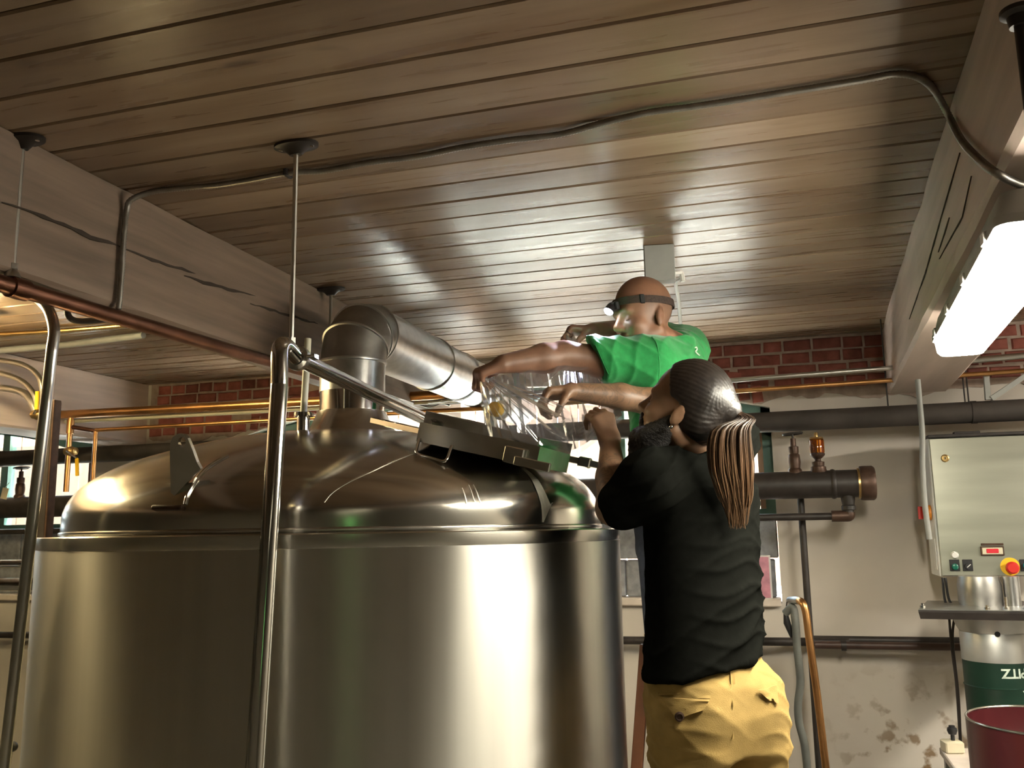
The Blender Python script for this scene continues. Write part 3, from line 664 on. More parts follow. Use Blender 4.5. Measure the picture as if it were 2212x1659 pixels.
# iron drop rod at the upper right corner
p = onz(2198, 22, 2.262)
dr_ = thing('iron_drop_rod', (p[0], p[1], 1.95), 'dark iron rod with screwed flange under pale beam at top right corner', 'rod')
obj('flange', MB().lathe([(.022, 0), (.022, -.006), (.014, -.010), (.012, -.024), (.007, -.024)], p, seg=20), 'iron', dr_)
obj('rod', MB().tube([(p[0], p[1], 2.25), (p[0], p[1], 1.95)], .0068, 12), 'iron', dr_)

# ================================================================ RIGHT HAND WALL SERVICES
def wx(px, py, Y=4.6): return ony(px, py, Y)
# big insulated main along the wall
zz = wx(1700, 910, 4.62)[2]
im = thing('insulated_main', (-2, 4.62, zz-.052), 'thick dark wrapped pipe running the whole length of the back wall', 'pipe')
obj('wrap', MB().tube([(-7.9, 4.62, zz), (3.1, 4.62, zz)], .0515, 28), 'insul', im)
for x in (wx(2103, 890, 4.62)[0], -4.9, -1.2): obj('band', MB().lathe([(.052, -.012), (.0545, -.012), (.0545, .012), (.052, .012)], (x, 4.62, zz), (1, 0, 0), 28, cap=False), 'insul', im)
for k, px in enumerate((2082, 2090, 1916)):
    x = wx(px, 870, 4.62)[0]; obj('hanger_wire', MB().tube([(x, 4.62-.03, zz+.045), (x, 4.62-.03, CEIL)], .0035, 6), 'iron', im)
# header with cap, valve and sight glass
Yh = 4.52; zh = wx(1750, 1047, Yh)[2]; xe = wx(1858, 1042, Yh)[0]; rh = .069*Yh/4.62*.98
hd = thing('pipe_header', (-2, Yh, zh-rh), 'black iron header pipe ending in a round screwed cap on the right', 'pipe')
obj('header', MB().tube([(-7.5, Yh, zh), (xe, Yh, zh)], rh, 32), 'iron', hd)
obj('end_cap', MB().lathe([(rh, -.004), (rh+.014, .0), (rh+.016, .012), (rh+.016, .056), (rh+.008, .066), (.02, .068), (.001, .068)], (xe, Yh, zh), (1, 0, 0), 24), 'bronze', hd)
obj('cap_lip', MB().lathe([(rh, -.012), (rh+.006, -.012), (rh+.006, 0), (rh, 0)], (xe, Yh, zh), (1, 0, 0), 32, cap=False), 'brass', hd)
xw = wx(1800, 1047, Yh)[0]
obj('weld_ring', MB().lathe([(rh, -.012), (rh+.004, -.008), (rh+.006, 0), (rh+.004, .008), (rh, .012)], (xw, Yh, zh), (1, 0, 0), 32, cap=False), 'iron', hd)
xt = wx(1832, 1080, Yh)[0]; zsm = wx(1700, 1117, Yh)[2]
obj('drain_tee', MB().lathe([(.035, .02), (.032, -.02), (.028, -.045), (.033, -.05), (.033, -.068), (.022, -.07), (.022, -.10)], (xt, Yh, zh-rh+.01), seg=20), 'iron', hd)
drain = bend([(xt, Yh, zh-rh-.07), (xt, Yh, zsm), (xt-.08, Yh, zsm)], .035)
obj('drain_elbow', MB().tube(drain, .027, 20), 'bronze', hd)
obj('drain_pipe', MB().tube([(xt-.06, Yh, zsm), (-7.0, Yh, zsm)], .0175, 16), 'iron', hd)
xv = wx(1730, 1080, Yh+.06)[0]
pipe('iron_drop_pipe', [(xv, Yh+.10, zh-.01), (xv, Yh+.10, .0)], .0165, 'iron', 'vertical black iron drop pipe below the gate valve', seg=16)
def gate_valve(x, y, z, label, s=1.):
    g = thing('gate_valve', (x, y, z), label, 'valve')
    obj('body', MB().lathe([(.036*s, -.01), (.033*s, .012*s), (.026*s, .02*s), (.030*s, .05*s), (.027*s, .085*s), (.022*s, .09*s), (.024*s, .10*s), (.024*s, .125*s), (.014*s, .128*s), (.014*s, .165*s), (.006*s, .168*s)], (x, y, z), seg=20), 'bronze', g)
    obj('stem', MB().tube([(x, y, z+.16*s), (x, y, z+.19*s)], .005*s, 8), 'iron', g)
    hw = [(x+.045*s*math.cos(t), y+.045*s*math.sin(t), z+.188*s+.004*math.cos(t)) for t in np.linspace(0, 2*math.pi, 25)]
    mb = MB().tube(hw, .005*s, 8, cap=False)
    for t in (0, math.pi/2): mb.tube([(x+.045*s*math.cos(t), y+.045*s*math.sin(t), z+.188*s), (x-.045*s*math.cos(t), y-.045*s*math.sin(t), z+.188*s)], .004*s, 6)
    obj('handwheel', mb, 'iron', g); return g
xg = wx(1716, 1000, Yh)[0]
gate_valve(xg, Yh, zh+rh-.004, 'bronze gate valve with thin handwheel on header beside the amber sight glass')
xs_ = wx(1767, 1000, Yh)[0]; z0 = zh+rh-.004
sg = thing('sight_glass_oiler', (xs_, Yh, z0), 'amber glass drip oiler with brass cap standing on the header', 'oiler')
obj('base', MB().lathe([(.042, -.006), (.036, .012), (.036, .022), (.028, .026), (.030, .046), (.016, .05), (.014, .06), (.022, .066), (.034, .078), (.036, .086), (.030, .088)], (xs_, Yh, z0), seg=20), 'bronze', sg)
obj('glass', MB().lathe([(.033, .088), (.035, .094), (.035, .150), (.030, .160)], (xs_, Yh, z0), seg=24, cap=False), 'amber', sg)
obj('oil', MB().lathe([(.001, .090), (.031, .090), (.031, .150), (.001, .150)], (xs_, Yh, z0), seg=20), M('oil', (.30, .13, .015), .2, var=.3), sg)
obj('cap', MB().lathe([(.034, .158), (.030, .166), (.009, .168), (.009, .186), (.006, .190), (.001, .190)], (xs_, Yh, z0), seg=20), 'brass', sg)
# electrical run under the ceiling
Ye = 4.40
zA = wx(1575, 822, Ye); zB = wx(1945, 793, Ye)
run = thing('wall_conduit_run', (zA[0], Ye, zA[2]), 'grey electrical conduit feeding the square junction box under the pale beam', 'conduit')
dA = (zB-zA)/np.linalg.norm(zB-zA)
obj('conduit', MB().tube([zA-dA*2.2, zB+dA*.01], .0115, 14), 'emt', run)
obj('connector', MB().lathe([(.0115, -.03), (.017, -.028), (.017, -.012), (.02, -.01), (.02, 0)], zB+dA*.012, dA, 16), 'iron', run)
zC = wx(2030, 785, Ye); zD = wx(2215, 768, Ye)
obj('conduit', MB().tube([zC, zD+(zD-zC)*2], .0145, 14), 'emt', run)
jb0 = wx(1957, 812, Ye-.03); jb1 = wx(2024, 776, Ye-.03)
jb = thing('junction_box', ((jb0[0]+jb1[0])/2, Ye, jb0[2]), 'small yellowish square junction box with round knockout under the pale beam', 'junction box')
obj('box', MB().obox(((jb0[0]+jb1[0])/2, Ye, (jb0[2]+jb1[2])/2), (1, 0, 0), (0, 1, 0), (0, 0, 1), (jb1[0]-jb0[0])/2, .03, (jb1[2]-jb0[2])/2, .004), M('box_paint', (.58, .56, .36), .45, var=.08), jb, False)
kc = wx(2010, 789, Ye-.032)
obj('knockout', MB().lathe([(.014, 0), (.014, .002), (.011, .002), (.011, 0)], kc, (0, -1, 0), 20, cap=False), 'greyp', jb)
for q_ in ((1962, 782), (2016, 805), (1975, 806)): obj('screw', MB().lathe([(.004, 0), (.003, .002), (.001, .002)], wx(*q_, Ye-.031), (0, -1, 0), 8), 'iron', jb)
# thin copper line across the wall
a = wx(1575, 846, 4.50); b_ = wx(2212, 801, 4.50); d_ = (b_-a)/np.linalg.norm(b_-a)
cl_ = thing('thin_copper_line', (a[0], 4.5, a[2]), 'thin copper line crossing the bare brick below the junction box', 'pipe')
obj('tube', MB().tube([a-d_*.85, b_+d_*1.0], .0115, 14), 'copper', cl_)
k_ = wx(2028, 812, 4.50); obj('coupling', MB().lathe([(.0115, -.03), (.015, -.03), (.015, .012), (.0115, .012)], k_, d_, 16, cap=False), 'copperd', cl_)
# flexible conduit from box down to the panel
fl = spline([wx(1982, 815, 4.43), wx(1986, 860, 4.45), wx(1992, 930, 4.46), wx(1993, 1010, 4.47), wx(1998, 1090, 4.48), wx(2008, 1165, 4.49)], 10)
pipe('flexible_conduit', resample(fl, .006), .0125, 'greyp', 'grey flexible conduit curving down from junction box to control panel', 'conduit')
# strut brace at right
br = thing('strut_brace', tuple(wx(2135, 862, 4.56)), 'steel angle strut and drop rod above the dark main at right', 'brace')
a = wx(2140, 862, 4.56); b_ = wx(2225, 805, 4.56)
obj('diagonal', MB().obox((a+b_)/2, b_-a, (0, 1, 0), np.cross(b_-a, (0, 1, 0)), np.linalg.norm(b_-a)/2, .018, .012, .002), 'greyp', br, False)
a = wx(2130, 812, 4.56); b_ = wx(2134, 864, 4.56); obj('drop', MB().obox((a+b_)/2, b_-a, (0, 1, 0), (1, 0, 0), np.linalg.norm(b_-a)/2, .012, .012, .002), 'greyp', br, False)
# low pipes on the wall
zl = wx(1600, 1383, 4.80)[2]
pipe('low_wall_pipe', [(-7.8, 4.80, zl-.085), (.3, 4.80, zl)], .021, 'iron', 'long black pipe low on the back wall under the sills', seg=14)
a = wx(1760, 1393, 4.76); b_ = wx(2075, 1392, 4.76)
lp = thing('return_pipe', tuple(a), 'doubled dark red-brown pipe low on wall left of the drum', 'pipe')
obj('upper', MB().tube([a+[-.03, .06, .018], b_+[2.2, .06, .018]], .02, 14), 'iron', lp); obj('lower', MB().tube([a, b_+[2.2, 0, 0]], .0185, 14), M('rust_brown_paint', (.055, .028, .02), .5, var=.3), lp)
obj('clamp_collar', MB().lathe([(.018, -.012), (.027, -.012), (.027, .012), (.018, .012)], a+[.135, 0, 0], (1, 0, 0), 14, cap=False), 'iron', lp)
# ---- control panel
Yp = 4.50; q0 = wx(2006, 946, Yp); q1 = wx(2029, 1246, Yp); zt, zb_ = q0[2], q1[2]; x0 = (q0[0]+q1[0])/2; xW = .56
cpn = thing('control_panel', (x0+xW/2, Yp+.1, zb_), 'stainless steel electrical control panel with red stop button and key lock', 'control panel')
obj('cabinet', MB().obox((x0+xW/2, Yp+.13, (zt+zb_)/2), (1, 0, 0), (0, 1, 0), (0, 0, 1), xW/2, .115, (zt-zb_)/2, .004), 'white', cpn, False)
obj('door', MB().obox((x0+xW/2+.002, Yp+.008, (zt+zb_)/2), (1, 0, 0), (0, 1, 0), (0, 0, 1), xW/2-.004, .008, (zt-zb_)/2-.004, .003), 'panel', cpn, False)
obj('drip_hood', MB().obox((x0+xW/2, Yp+.11, zt+.006), (1, 0, 0), (0, 1, 0), (0, 0, 1), xW/2, .12, .007, .002).obox((x0+.17, Yp+.02, zt+.016), (1, 0, 0), (0, 1, 0), (0, 0, 1), .055, .02, .008, .002), 'iron', cpn, False)
def onp(px, py): return wx(px, py, Yp)
def fr(name, px, py, prof, mt, seg=20): return obj(name, MB().lathe(prof, onp(px, py), (0, -1, 0), seg), mt, cpn)
fr('key_lock', 2041, 990, [(.018, 0), (.018, .006), (.014, .009), (.012, .009), (.011, .005), (.001, .005)], 'brass')
obj('key_slot', MB().obox(onp(2041, 990)+[0, -.007, 0], (1, 0, 0), (0, 1, 0), (0, 0, 1), .002, .003, .005), 'black', cpn, False)
fr('key_switch', 2062, 1199, [(.017, 0), (.017, .004), (.012, .01), (.001, .01)], 'white')
def sq(name, px, py, hw, hh, mt, dpt=.006): return obj(name, MB().obox(onp(px, py)+[0, -dpt/2, 0], (1, 0, 0), (0, 1, 0), (0, 0, 1), hw, dpt/2, hh, .0015), mt, cpn, False)
sq('button_plate', 2062, 1221, .021, .026, 'black'); fr('green_button', 2062, 1224, [(.014, .005), (.014, .016), (.011, .018), (.001, .018)], M('green_lens', (.005, .13, .085), .3))
sq('selector_plate', 2090, 1221, .021, .026, 'black'); fr('selector_knob', 2090, 1223, [(.014, .005), (.013, .02), (.001, .02)], 'black')
obj('selector_mark', MB().obox(onp(2091, 1222)+[0, -.021, 0], (1, 0, .9), (0, 1, 0), (-.9, 0, 1), .010, .001, .0016), 'white', cpn, False)
fr('stop_collar', 2182, 1224, [(.040, 0), (.040, .003), (.001, .003)], 'yellow', 28); fr('stop_button', 2184, 1226, [(.014, .002), (.014, .018), (.027, .020), (.027, .030), (.020, .036), (.001, .036)], 'red', 28)
sq('button_plate', 2214, 1221, .021, .026, 'black'); fr('green_button', 2216, 1222, [(.014, .005), (.014, .016), (.001, .016)], M('teal_lens', (.01, .16, .15), .3))
sq('display_frame', 2143, 1190, .048, .021, 'bronze', .008); sq('display_face', 2143, 1190, .042, .015, 'ivory', .010); sq('display_screen', 2143, 1190, .025, .010, EM('red_display', (.45, .01, .02), .35), .0115)
sq('name_plate', 2143, 1176, .046, .005, 'bronze', .003)
# rotary isolator on the left side
ri = np.array([x0-.002, Yp+.10, onp(2008, 1107)[2]])
obj('isolator_plate', MB().lathe([(.036, 0), (.036, .012), (.030, .018), (.001, .018)], ri, (-1, 0, 0), 20), 'orange', cpn); obj('isolator_knob', MB().lathe([(.028, .016), (.026, .036), (.001, .036)], ri, (-1, 0, 0), 16).obox(ri+[-.044, 0, 0], (1, 0, 0), (0, 1, 0), (0, 0, 1), .010, .008, .03, .002), 'red', cpn)
obj('side_label', MB().obox((x0-.001, Yp+.09, zb_+.10), (1, 0, 0), (0, 1, 0), (0, 0, 1), .001, .035, .07), 'white', cpn, False)
# ---- mill motor, plate, drum below the panel
Xm = wx(2141, 1330, 4.35)[0]; Ym = 4.35
zpl = wx(2100, 1318, 4.2)[2]
ml_ = thing('grain_mill', (Xm, Ym, 0), 'grain mill with white cone and green drum under the control panel', 'mill')
def zz_(py, Y=Ym): return wx(2138, py, Y)[2]
obj('motor', MB().lathe([(.085, zz_(1312)), (.088, zz_(1300)), (.088, zz_(1262)), (.080, zz_(1244))], (Xm-.035, Ym, 0), seg=28), 'galvd', ml_)
obj('gear_column', MB().lathe([(.032, zz_(1314)), (.032, zz_(1244))], (Xm+.085, Ym-.03, 0), seg=20), 'galv', ml_)
for k, (dx, dy) in enumerate(((-.29, -.16), (-.06, -.24), (.02, -.2), (.09, -.2))): obj('plate_bolt', MB().lathe([(.012, 0), (.012, .01), (.007, .012), (.007, .05 if k == 2 else .02)], (Xm+dx, Ym+dy, zpl+.008), seg=8), 'steels', ml_)
v = [(-.32, -.24), (.42, -.30), (.46, .22), (-.22, .22)]
mbp = MB().loft([[(Xm+a*.98, Ym+b_*.98, zpl-.03) for a, b_ in v], [(Xm+a, Ym+b_, zpl-.002) for a, b_ in v], [(Xm+a, Ym+b_, zpl+.006) for a, b_ in v]])
obj('mill_plate', mbp, 'iron', ml_, False); obj('plate_top', MB().loft([[(Xm+a*.99, Ym+b_*.99, zpl+.0065) for a, b_ in v], [(Xm+a*.99, Ym+b_*.99, zpl+.010) for a, b_ in v]]), 'galv', ml_, False)
rd = .130
obj('cone', MB().lathe([(rd+.028, zpl-.03), (rd+.012, zz_(1352)), (rd, zz_(1363)), (rd+.002, zz_(1365)), (rd+.002, zz_(1424))], (Xm, Ym, 0), seg=40, cap=False), 'alum', ml_)
obj('cone_hole', MB().lathe([(.011, 0), (.011, .003), (.001, .003)], (Xm-.01, Ym-rd-.004, zz_(1362)), (0, -1, 0), 12), 'black', ml_)
obj('drum', MB().lathe([(rd, zz_(1420)), (rd, zz_(1476)), (rd+.004, zz_(1478)), (rd, zz_(1481)), (rd, zz_(1537))], (Xm, Ym, 0), seg=40, cap=False), 'dgreen', ml_)
obj('drum_base', MB().lathe([(rd, zz_(1537)), (rd, zz_(1590)), (rd+.004, zz_(1593)), (rd, zz_(1597)), (rd, .0)], (Xm, Ym, 0), seg=40), 'alum', ml_)
# stencilled word, upside down as in the photo, wrapped on the drum
def wrap_text(body, px, py, size):
    cu = bpy.data.curves.new('t', 'FONT'); cu.body = body; cu.size = size; cu.extrude = .0; cu.align_x = 'CENTER'; cu.align_y = 'CENTER'; cu.offset = size*.03
    to = bpy.data.objects.new('t', cu); COL.objects.link(to); bpy.context.view_layer.update()
    me = to.evaluated_get(bpy.context.evaluated_depsgraph_get()).to_mesh()
    co = np.array([v.co[:] for v in me.vertices]); fs = [tuple(p_.vertices) for p_ in me.polygons]; to.to_mesh_clear(); bpy.data.objects.remove(to)
    g = wx(px, py, Ym-rd*.8); a0 = math.asin(max(-.95, min(.95, (g[0]-Xm)/rd))); zc_ = g[2]
    ang = a0-co[:, 0]/rd; r_ = rd+.002
    V = np.stack([Xm+r_*np.sin(ang), Ym-r_*np.cos(ang), zc_-co[:, 1]], 1)
    obj('lettering', (V, fs), 'text', ml_, False)
wrap_text('PITZ', 2190, 1453, .052); wrap_text('G', 2221, 1475, .05); wrap_text('R', 2219, 1503, .06)
# wires under the panel
for k, pp in enumerate((((2036, 1248), (2040, 1290), (2046, 1310)), ((2042, 1248), (2050, 1295), (2064, 1308), (2080, 1300)), ((2050, 1330), (2056, 1400), (2066, 1480), (2074, 1600)), ((2062, 1330), (2058, 1385), (2070, 1500), (2076, 1620)))):
    pipe('power_cable', spline([wx(a, b_, 4.45) for a, b_ in pp], 8), .0055, 'black' if k < 2 else 'iron', ['black cable bundle dropping behind the mill plate', 'black cable looping beneath control panel', 'brown cable hanging at left of the drum', 'thin cable trailing down the wall by drum'][k], 'cable', seg=8)
# ---- oxblood drum in front, table and knob block
Rr = .252
pr = dep(2104, 1556, 2.90); zr = pr[2]
hR = np.array([CR[0], CR[1], 0]); hR /= np.linalg.norm(hR); cen = pr+hR*Rr; 
rdm = thing('oxblood_drum', (cen[0], cen[1], 0), 'open dark red steel drum with pale rim at lower right corner', 'drum')
obj('wall', MB().lathe([(Rr, .01), (Rr, zr-.30), (Rr+.006, zr-.29), (Rr, zr-.28), (Rr, zr-.01), (Rr-.006, zr-.01), (Rr-.006, .02)], (cen[0], cen[1], 0), seg=48, cap=False), 'dred', rdm)
obj('rim', MB().tube([(cen[0]+(Rr-.002)*math.cos(t), cen[1]+(Rr-.002)*math.sin(t), zr-.006) for t in np.linspace(0, 2*math.pi, 65)], .0042, 8, cap=False), 'steels', rdm)
obj('bottom', MB().lathe([(Rr-.006, .02), (.001, .02)], (cen[0], cen[1], 0), seg=48, cap=False), 'dred', rdm)
obj('grain', MB().lathe([(Rr-.008, zr-.20), (.15, zr-.16), (.001, zr-.15)], (cen[0], cen[1], 0), seg=48, cap=False), 'sillm', rdm)
a_ = math.atan2(-.93, -.36)
mbq = MB(); r1 = []; r2 = []
for t in np.linspace(a_-.32, a_+.12, 9): r1.append((cen[0]+(Rr+.002)*math.cos(t), cen[1]+(Rr+.002)*math.sin(t), zr-.20)); r2.append((cen[0]+(Rr+.002)*math.cos(t), cen[1]+(Rr+.002)*math.sin(t), zr-.34))
mbq.loft([r1, r2], cap=False, closed=False); obj('turquoise_decal', mbq, 'tealp', rdm)
zt_ = wx(2060, 1625, 4.1)[2]
tb = thing('work_table', (.75, 3.97, 0), 'worn white table top beside the wall at lower right', 'table')
tl = wx(2032, 1622, 4.15); tx0 = tl[0]
obj('table_top', MB().obox((tx0+.13, 3.97, zt_-.015), (1, 0, 0), (0, 1, 0), (0, 0, 1), .13, .215, .015, .004), 'sillm', tb, False)
for dx in (.01, .22):
    for yy in (3.80, 4.14): obj('leg', MB().box((tx0+dx-.0, yy-.02, 0), (tx0+dx+.03, yy+.02, zt_-.03)), 'greyp', tb, False)
kb = wx(2057, 1612, 4.10)
kn = thing('knob_block', (kb[0], 4.10, zt_), 'cream plastic block with a black screw knob on the white table', 'knob')
obj('block', MB().obox((kb[0], 4.10, zt_+.023), (1, .2, 0), (-.2, 1, 0), (0, 0, 1), .036, .034, .023, .005), 'ivory', kn)
obj('knob', MB().lathe([(.008, .045), (.008, .068), (.015, .070), (.020, .084), (.018, .094), (.012, .097), (.012, .103), (.001, .103)], (kb[0]+.005, 4.10, zt_), seg=12), 'black', kn)
# ---- hand rail, hose and squeegee handle by the wall
a = dep(1712, 1296, 3.9)
rl = thing('copper_handrail', (a[0], a[1], 0), 'leaning copper coloured handrail with taped silver end by the wall', 'handrail')
rp = [dep(1706, 1297, 4.02), dep(1722, 1297, 3.95), dep(1733, 1302, 3.9), dep(1741, 1325, 3.88), dep(1748, 1380, 3.86), dep(1765, 1500, 3.84), dep(1784, 1659, 3.8), dep(1800, 1800, 3.78)]
P_ = spline(rp, 8); e_ = P_[-1]+(P_[-1]-P_[-2])/abs((P_[-1]-P_[-2])[2])*P_[-1][2]
obj('rail', MB().tube(P_[8:]+[e_], .0165, 16), 'copper', rl); obj('taped_end', MB().tube(P_[:12], .0175, 16), 'galv', rl)
hp_ = spline([dep(1696, 1325, 4.0), dep(1712, 1312, 3.98), dep(1718, 1340, 3.96), dep(1722, 1400, 3.95), dep(1729, 1470, 3.95), dep(1724, 1520, 3.95), dep(1726, 1560, 3.95), dep(1738, 1610, 3.94), dep(1745, 1680, 3.94), dep(1750, 1800, 3.94)], 8)
e_ = hp_[-1]*[1, 1, 0]
pipe('water_hose', hp_+[e_], .0175, 'hose', 'grey rubber hose hanging beside the copper handrail', 'hose')
hk = [dep(1700, 1300, 4.0), dep(1697, 1325, 4.0), dep(1700, 1345, 3.99), dep(1712, 1375, 3.99)]
nz_ = thing('spray_nozzle', tuple(hk[-1]), 'black spray nozzle hooked beside the hose top', 'nozzle')
obj('hook', MB().tube(hk[:2], .003, 8), 'iron', nz_); obj('grip', MB().tube(hk[1:], [.010, .016, .012], 12), 'black', nz_)
# framed pink poster standing on the right end of the sill
pp_ = wx(1662, 1250, 4.84)
po = thing('framed_print', (pp_[0], 4.86, 1.22), 'small pink framed print leaning on window sill behind black shirt', 'picture')
a = wx(1648, 1255, 4.86); obj('picture', MB().obox((a[0]-.02, 4.87, 1.335), (1, 0, 0), (0, 1, .12), (0, -.12, 1), .055, .004, .105), 'pink', po, False)
obj('frame', MB().obox((a[0]-.02, 4.876, 1.335), (1, 0, 0), (0, 1, .12), (0, -.12, 1), .064, .004, .114, .002), 'white', po, False)
# white box and cord on the ceiling behind the bald man
b0 = onz(1420, 527, CEIL)
wb = thing('white_ceiling_box', (b0[0], b0[1], CEIL-.13), 'white metal box hanging from ceiling behind the bald head', 'box')
obj('box', MB().obox((b0[0], b0[1]+.03, CEIL-.067), (1, .15, 0), (-.15, 1, 0), (0, 0, 1), .054, .03, .066, .003), 'greyp', wb, False)
obj('cord', MB().tube(spline([(b0[0]+.075, b0[1]+.06, CEIL-.115), dep(1460, 612, 3.36), dep(1466, 650, 3.55), dep(1470, 715, 3.8), dep(1470, 800, 4.1), dep(1465, 900, 4.3)], 6), .0075, 8), 'white', wb)
obj('elbow', MB().tube(bend([(b0[0]+.05, b0[1]+.04, CEIL-.10), (b0[0]+.075, b0[1]+.06, CEIL-.095), (b0[0]+.078, b0[1]+.062, CEIL-.13)], .01), .009, 8), 'white', wb)

# ================================================================ LEFT HAND WALL SERVICES
def hpipe(name, pxs, Y, r_, mt, label, ext=(0, 0), seg=14, cat='pipe'):
    a, b_ = wx(*pxs[0], Y), wx(*pxs[1], Y); d = (b_-a)/np.linalg.norm(b_-a)
    return pipe(name, [a-d*ext[0], b_+d*ext[1]], r_, mt, label, cat, seg=seg), a, b_, d
om, a, b_, d_ = hpipe('copper_wall_main', ((128, 896), (680, 867)), 4.15, .0240, 'copper', 'broad orange copper main crossing behind the kettle dome', (0, .9), 20)
hpipe('grey_wall_conduit', ((134, 911), (690, 881)), 4.20, .0130, 'pvc', 'pale grey conduit just below the broad copper main', (0, 1.0))
_, a2, b2_, d2_ = hpipe('copper_branch_line', ((207, 929), (690, 902)), 4.10, .0112, 'copper', 'thin orange copper branch below the grey conduit', (0, 1.0))
for (px, y0_, y1_, nm, r_) in ((153, 903, 1022, 'first copper riser dropping to the yellow lever valve', .017), (207, 932, 1015, 'second thinner copper riser dropping behind dome edge', .0135)):
    a = wx(px, y0_, 4.10); pipe('copper_riser', [a, (a[0], a[1], wx(px, y1_+40, 4.10)[2])], r_*.9, 'copper', nm, seg=16)
cpl = thing('copper_tee', tuple(wx(152, 925, 4.10)), 'copper tee fitting on the first riser', 'fitting')
tpt = wx(152, 922, 4.10); obj('body', MB().lathe([(.0155, -.04), (.0205, -.04), (.0205, .04), (.0155, .04)], tpt, seg=16), 'copper', cpl); obj('branch', MB().tube([tpt, wx(207, 931, 4.11)], .013, 12), 'copperd', cpl)
# lever valves with yellow handles
def lever(pb, h0, h1, label):
    g = thing('lever_valve', tuple(pb), label, 'valve')
    obj('body', MB().lathe([(.013, -.04), (.022, -.035), (.022, -.02), (.028, -.012), (.028, .012), (.022, .02), (.022, .035), (.013, .04)], pb, (1, 0, 0), 14), 'brass', g)
    obj('arm', MB().tube([pb+[0, -.03, 0], h0], .006, 8), 'steels', g)
    dd = h1-h0; obj('yellow_grip', MB().obox((h0+h1)/2, dd, (0, 1, 0), np.cross(dd, (0, 1, 0)), np.linalg.norm(dd)/2, .006, .010, .002), 'yellow', g)
lever(wx(84, 895, 3.50), wx(79, 885, 3.46), wx(81, 845, 3.46), 'ball valve with upright yellow lever beside the zinc conduit')
lever(wx(153, 975, 4.10), wx(166, 990, 4.05), wx(167, 1028, 4.05), 'ball valve with hanging yellow lever by copper risers')
# steel post and curved conduits at far left
ps = dep(116, 866, 3.9); pe = dep(97, 1150, 3.9)
pst = thing('steel_post', (pe[0], pe[1], 0), 'dark square steel post at left between conduit and copper risers', 'post')
dd = (pe-ps)/abs((pe-ps)[2]); pf = ps+dd*ps[2]
obj('column', MB().obox((ps+pf)/2, pf-ps, (0, 1, 0), np.cross(pf-ps, (0, 1, 0)), np.linalg.norm(pf-ps)/2, .026, .022, .003), 'iron', pst, False)
obj('edge_strip', MB().obox((ps+pf)/2+camv(.026, -.02, 0), pf-ps, (0, 1, 0), np.cross(pf-ps, (0, 1, 0)), np.linalg.norm(pf-ps)/2, .02, .006, .002), 'bronze', pst, False)
for k, (pp, lab) in enumerate(((((-60, 768), (0, 778), (50, 788), (82, 812), (92, 850), (92, 900)), 'uppermost of three curved conduits at far left'), (((-60, 798), (0, 806), (45, 822), (72, 850), (84, 890)), 'middle one of three curved conduits at far left'), (((-60, 834), (0, 838), (45, 846), (66, 866), (82, 900)), 'lowest of three curved conduits at far left'))):
    pipe('curved_conduit', spline([wx(a, b_, 3.55) for a, b_ in pp], 8), .014 if k < 2 else .018, 'emt', lab, 'conduit', group='curved conduits at far left')
# cables and conduit on the far bay ceiling
P_ = [onz(a, b_, CEIL-.016) for a, b_ in ((-80, 724), (0, 722), (110, 716), (200, 709), (270, 703), (330, 697))]
pr_ = resample(spline(P_, 8), .006); tag(obj('armoured_cable', MB().tube(pr_, [.0125 if i % 2 else .0105 for i in range(len(pr_))], 8), 'brass', ang=80), 'yellowish armoured cable on the far bay ceiling', 'cable')
pipe('ceiling_conduit', [onz(-60, 762, CEIL-.02), onz(22, 755, CEIL-.02), onz(150, 744, CEIL-.02), onz(310, 724, CEIL-.02)], .017, 'greyp', 'straight grey conduit on the far bay ceiling at left', 'conduit')
pipe('hooked_cable', spline([onx(148, 655, -1.95), onx(146, 676, -1.95), onx(156, 690, -1.95), onx(180, 694, -1.95), onx(235, 690, -1.95)], 8), .009, 'iron', 'short dark cable loop hanging under the timber beam', 'cable')
# second dark line, low steel pipes, valves in the window opening at left
gate_valve(wx(44, 1050, Yh)[0], Yh, zh+rh-.004, 'dark gate valve silhouetted in the far left window', 1.0)
tg = wx(10, 1066, 4.45); tgo = thing('valve_tag', tuple(tg), 'cream paper tag hanging on header pipe in left window', 'tag')
obj('card', MB().obox(tg, (1, 0, -.2), (0, 1, 0), (.2, 0, 1), .024, .0012, .035), 'ivory', tgo, False); obj('string', MB().tube([tg+[0, 0, .035], tg+[0, .03, .07]], .0015, 6), 'ivory', tgo)
for k, (py, r_, mt_, lab, Y_) in enumerate(((1218, .022, 'steelm', 'upper polished steel pipe left of the kettle', 4.0), (1262, .034, 'steelm', 'lower thicker polished steel pipe left of the kettle', 3.9))):
    a = wx(0, py, Y_); pipe('steel_wall_pipe', [a+[-2.2, 0, 0], a+[1.0, 0, .0]], r_, mt_, lab, seg=20)
kp = dep(27, 1613, 2.9); kbo = thing('ball_knob', (kp[0], kp[1], kp[2]-.02), 'glossy black ball knob on a thin rod at lower left', 'knob')
mbk = MB().lathe([(.0165*math.sin(t)+.0005, -.0165*math.cos(t)) for t in np.linspace(0, math.pi, 13)], kp, seg=20); obj('ball', mbk, 'black', kbo); obj('stem', MB().tube([kp, kp+camv(-.03, .02, -.25)], .004, 8), 'steels', kbo)
